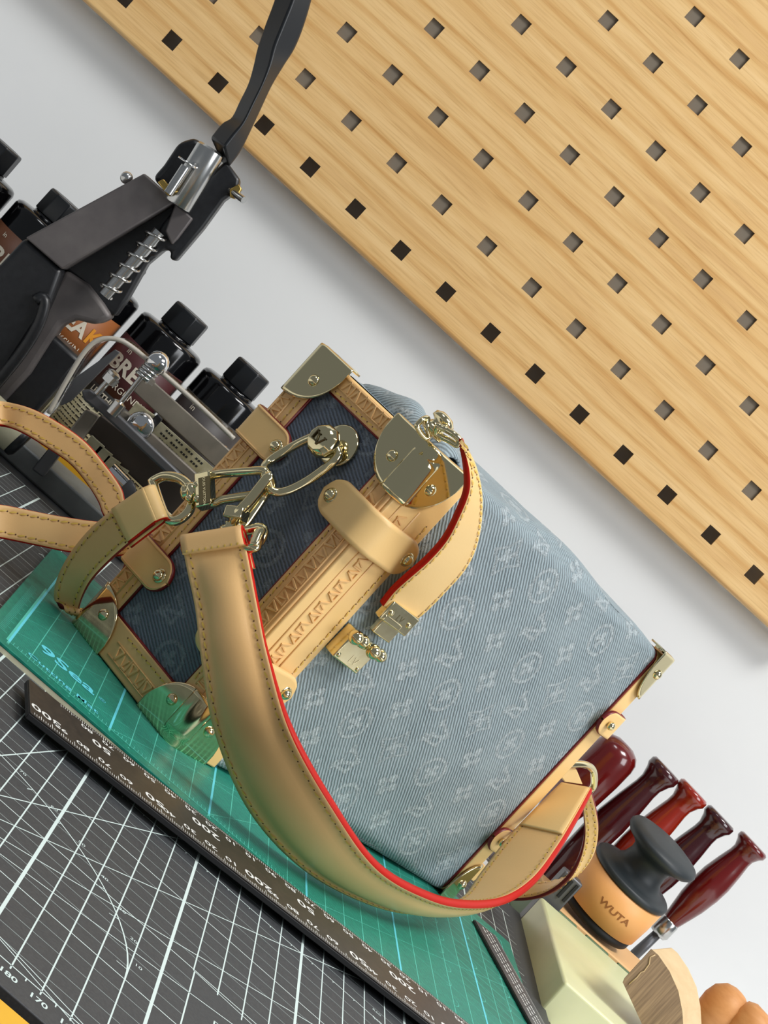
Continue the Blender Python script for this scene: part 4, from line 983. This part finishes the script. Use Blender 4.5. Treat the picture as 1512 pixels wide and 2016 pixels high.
# burnisher
bc=at(1243,1731,1085); axb=V((0,-.145,1)).normalized()
bz=V((bc.x,bc.y,bc.z))
bur=empty('edge_burnisher',bc-axb*31,'tan leather wrapped round press with a black mushroom knob on top','burnisher')
mb=MB(); mb.lathe(bc,axb,[(0,-2),(25,-2),(26.2,-1),(26.4,1.6),(25.2,2.6),(21,3.4),(16.5,5.5),(14,9),(13,14),(13.6,17.5),(17,20),(22,22),(24,24),(24.3,26),(23,28),(17,29.6),(0,30.4)],56); mb.build('knob',m_knob,bur)
mb=MB(); mb.lathe(bc,axb,[(24,-2),(25.9,-2.4),(26.3,-14),(25.9,-25.5),(24,-26)],56); mb.build('leather_wrap',m_tan,bur)
mb=MB(); mb.lathe(bc,axb,[(0,-31),(24.2,-31),(25,-30),(25,-26),(0,-25.8)],56); mb.build('lower_ring',m_rubber,bur)
xw=V((1,0,0)); yw_=axb.cross(xw).normalized()
tm=MB(); sc_=bc-axb*14; ang0=math.asin(-.1)
def wr2(x,y):
    a=(x-1.5)/26.2; return sc_+axb*y+(xw*math.sin(a)-yw_*math.cos(a))*26.45
tm2=[]
text_into(tm,'WUTA',5.4,wr2,bold=.02,sx=1.35); tm.build('stamp',m_stamp,bur,recalc=False)
# green/tan compound block under it
bx0,bx1,by0,by1=308,420,1058,1122
bz_=bc.z-31*axb.z-5.5
blk=empty('strop_block',((bx0+bx1)/2,(by0+by1)/2,-6),'flat tan leather strop block with olive green edge under the burnisher','strop')
mb=MB(); mb.box(((bx0+bx1)/2-2,(by0+by1)/2,(bz_-4-6)/2),bx1-bx0,by1-by0,bz_-4+6); mb.build('green_body',m_grn,blk,bevel=1.2)
mb=MB(); mb.box(((bx0+bx1)/2+2,(by0+by1)/2+3,bz_-2),bx1-bx0-6,by1-by0-6,4); mb.build('leather_top',m_tan2,blk,bevel=.8)
for k in range(4): mb=MB(); mb.box((bx0+16+k*24,by0+1.5,bz_-2.4),17,3,4); mb.build('green_clip',m_grn,blk,bevel=.6)
# wax block
wc=[onz(1060,1962,-6),onz(1024,1805,-6)]
x0=300.5; mb=MB(); mb.prism([V((x0-3,903,-6)),V((x0+80,903,-6)),V((x0+88,1052,-6)),V((x0+3.5,1052,-6))],V((0,0,22.5))); mb.build('wax_block',m_wax,bevel=1.6,seg=3,label='pale green translucent wax block at the right edge of the mats',cat='wax block',origin=(340,975,-6))
# black slotted tool between strap and burnisher
mb=MB(); c0=at(1100,1745,1062); mb.box((c0.x+2,1062,(c0.z+10-6)/2),13,10,c0.z+16); bs_=empty('black_slotted_block',(c0.x,1062,-6),'small black slotted metal block showing behind the base strap','metal block'); mb.build('body',m_dsl,bs_,bevel=1)
for k in range(3):
    mb=MB(); mb.box((c0.x-2+k*4,1056.6,c0.z+2),1.6,1,12); mb.build('slot',m_rubber,bs_)
# wood block and turned handles at the bottom right
Yb=925
wb=empty('wood_block',at(1310,2010,Yb+20)-V((0,0,10)),'pale beech block with a curved brown grain face at the bottom right corner','wood block')
out=[(1226,1934),(1229,1926),(1282,1868),(1296,1880),(1318,1912),(1335,1950),(1343,1990),(1346,2040),(1350,2100),(1320,2110),(1268,2025)]
P_=[at(*q,Yb) for q in out]; dv=V((21,40,2))
mb=MB(); mb.prism([p+V((0,-.6,0)) for p in P_],V((0,.7,0))); mb.build('grain_face',m_bwe,wb,label='brown lined grain face')
mb=MB(); mb.prism(P_,dv); mb.build('body',m_bw,wb,bevel=.8)
mb=MB(); zz=[(1238,1938),(1254,1924),(1262,1914),(1268,1912),(1278,1898),(1280,1884),(1290,1880)]; mb.tube([at(*q,Yb-.8) for q in zz],.35,6); mb.build('glue_line',m_bw,wb)
mb=MB(); rw=empty('turned_wood_handle',at(1432,1975,1100)-V((0,0,18)),'round tan wooden knob standing behind the beech block','wooden knob')
mb.lathe(at(1416,1992,1100),V((.1,0,1)),[(6,-24),(8,-14),(12.5,-6),(14,2),(13.2,9),(9,14.6),(4,16.6),(0,17)],36); mb.build('knob',m_bh,rw)
mb=MB(); mb.lathe(at(1416,1992,1100),V((.1,0,1)),[(0,-32),(9,-32),(9,-24),(6,-23)],30); mb.build('steel_collar',m_steel,rw)
rw=empty('turned_wood_handle',at(1484,2030,1090)-V((0,0,18)),'lower wooden knob cut by the bottom right corner of the frame','wooden knob')
mb=MB(); mb.lathe(at(1478,2022,1090),V((.2,0,1)),[(6,-24),(8,-14),(12,-6),(13.6,2),(12,8),(8,11),(0,12)],36); mb.build('knob',m_bh,rw)
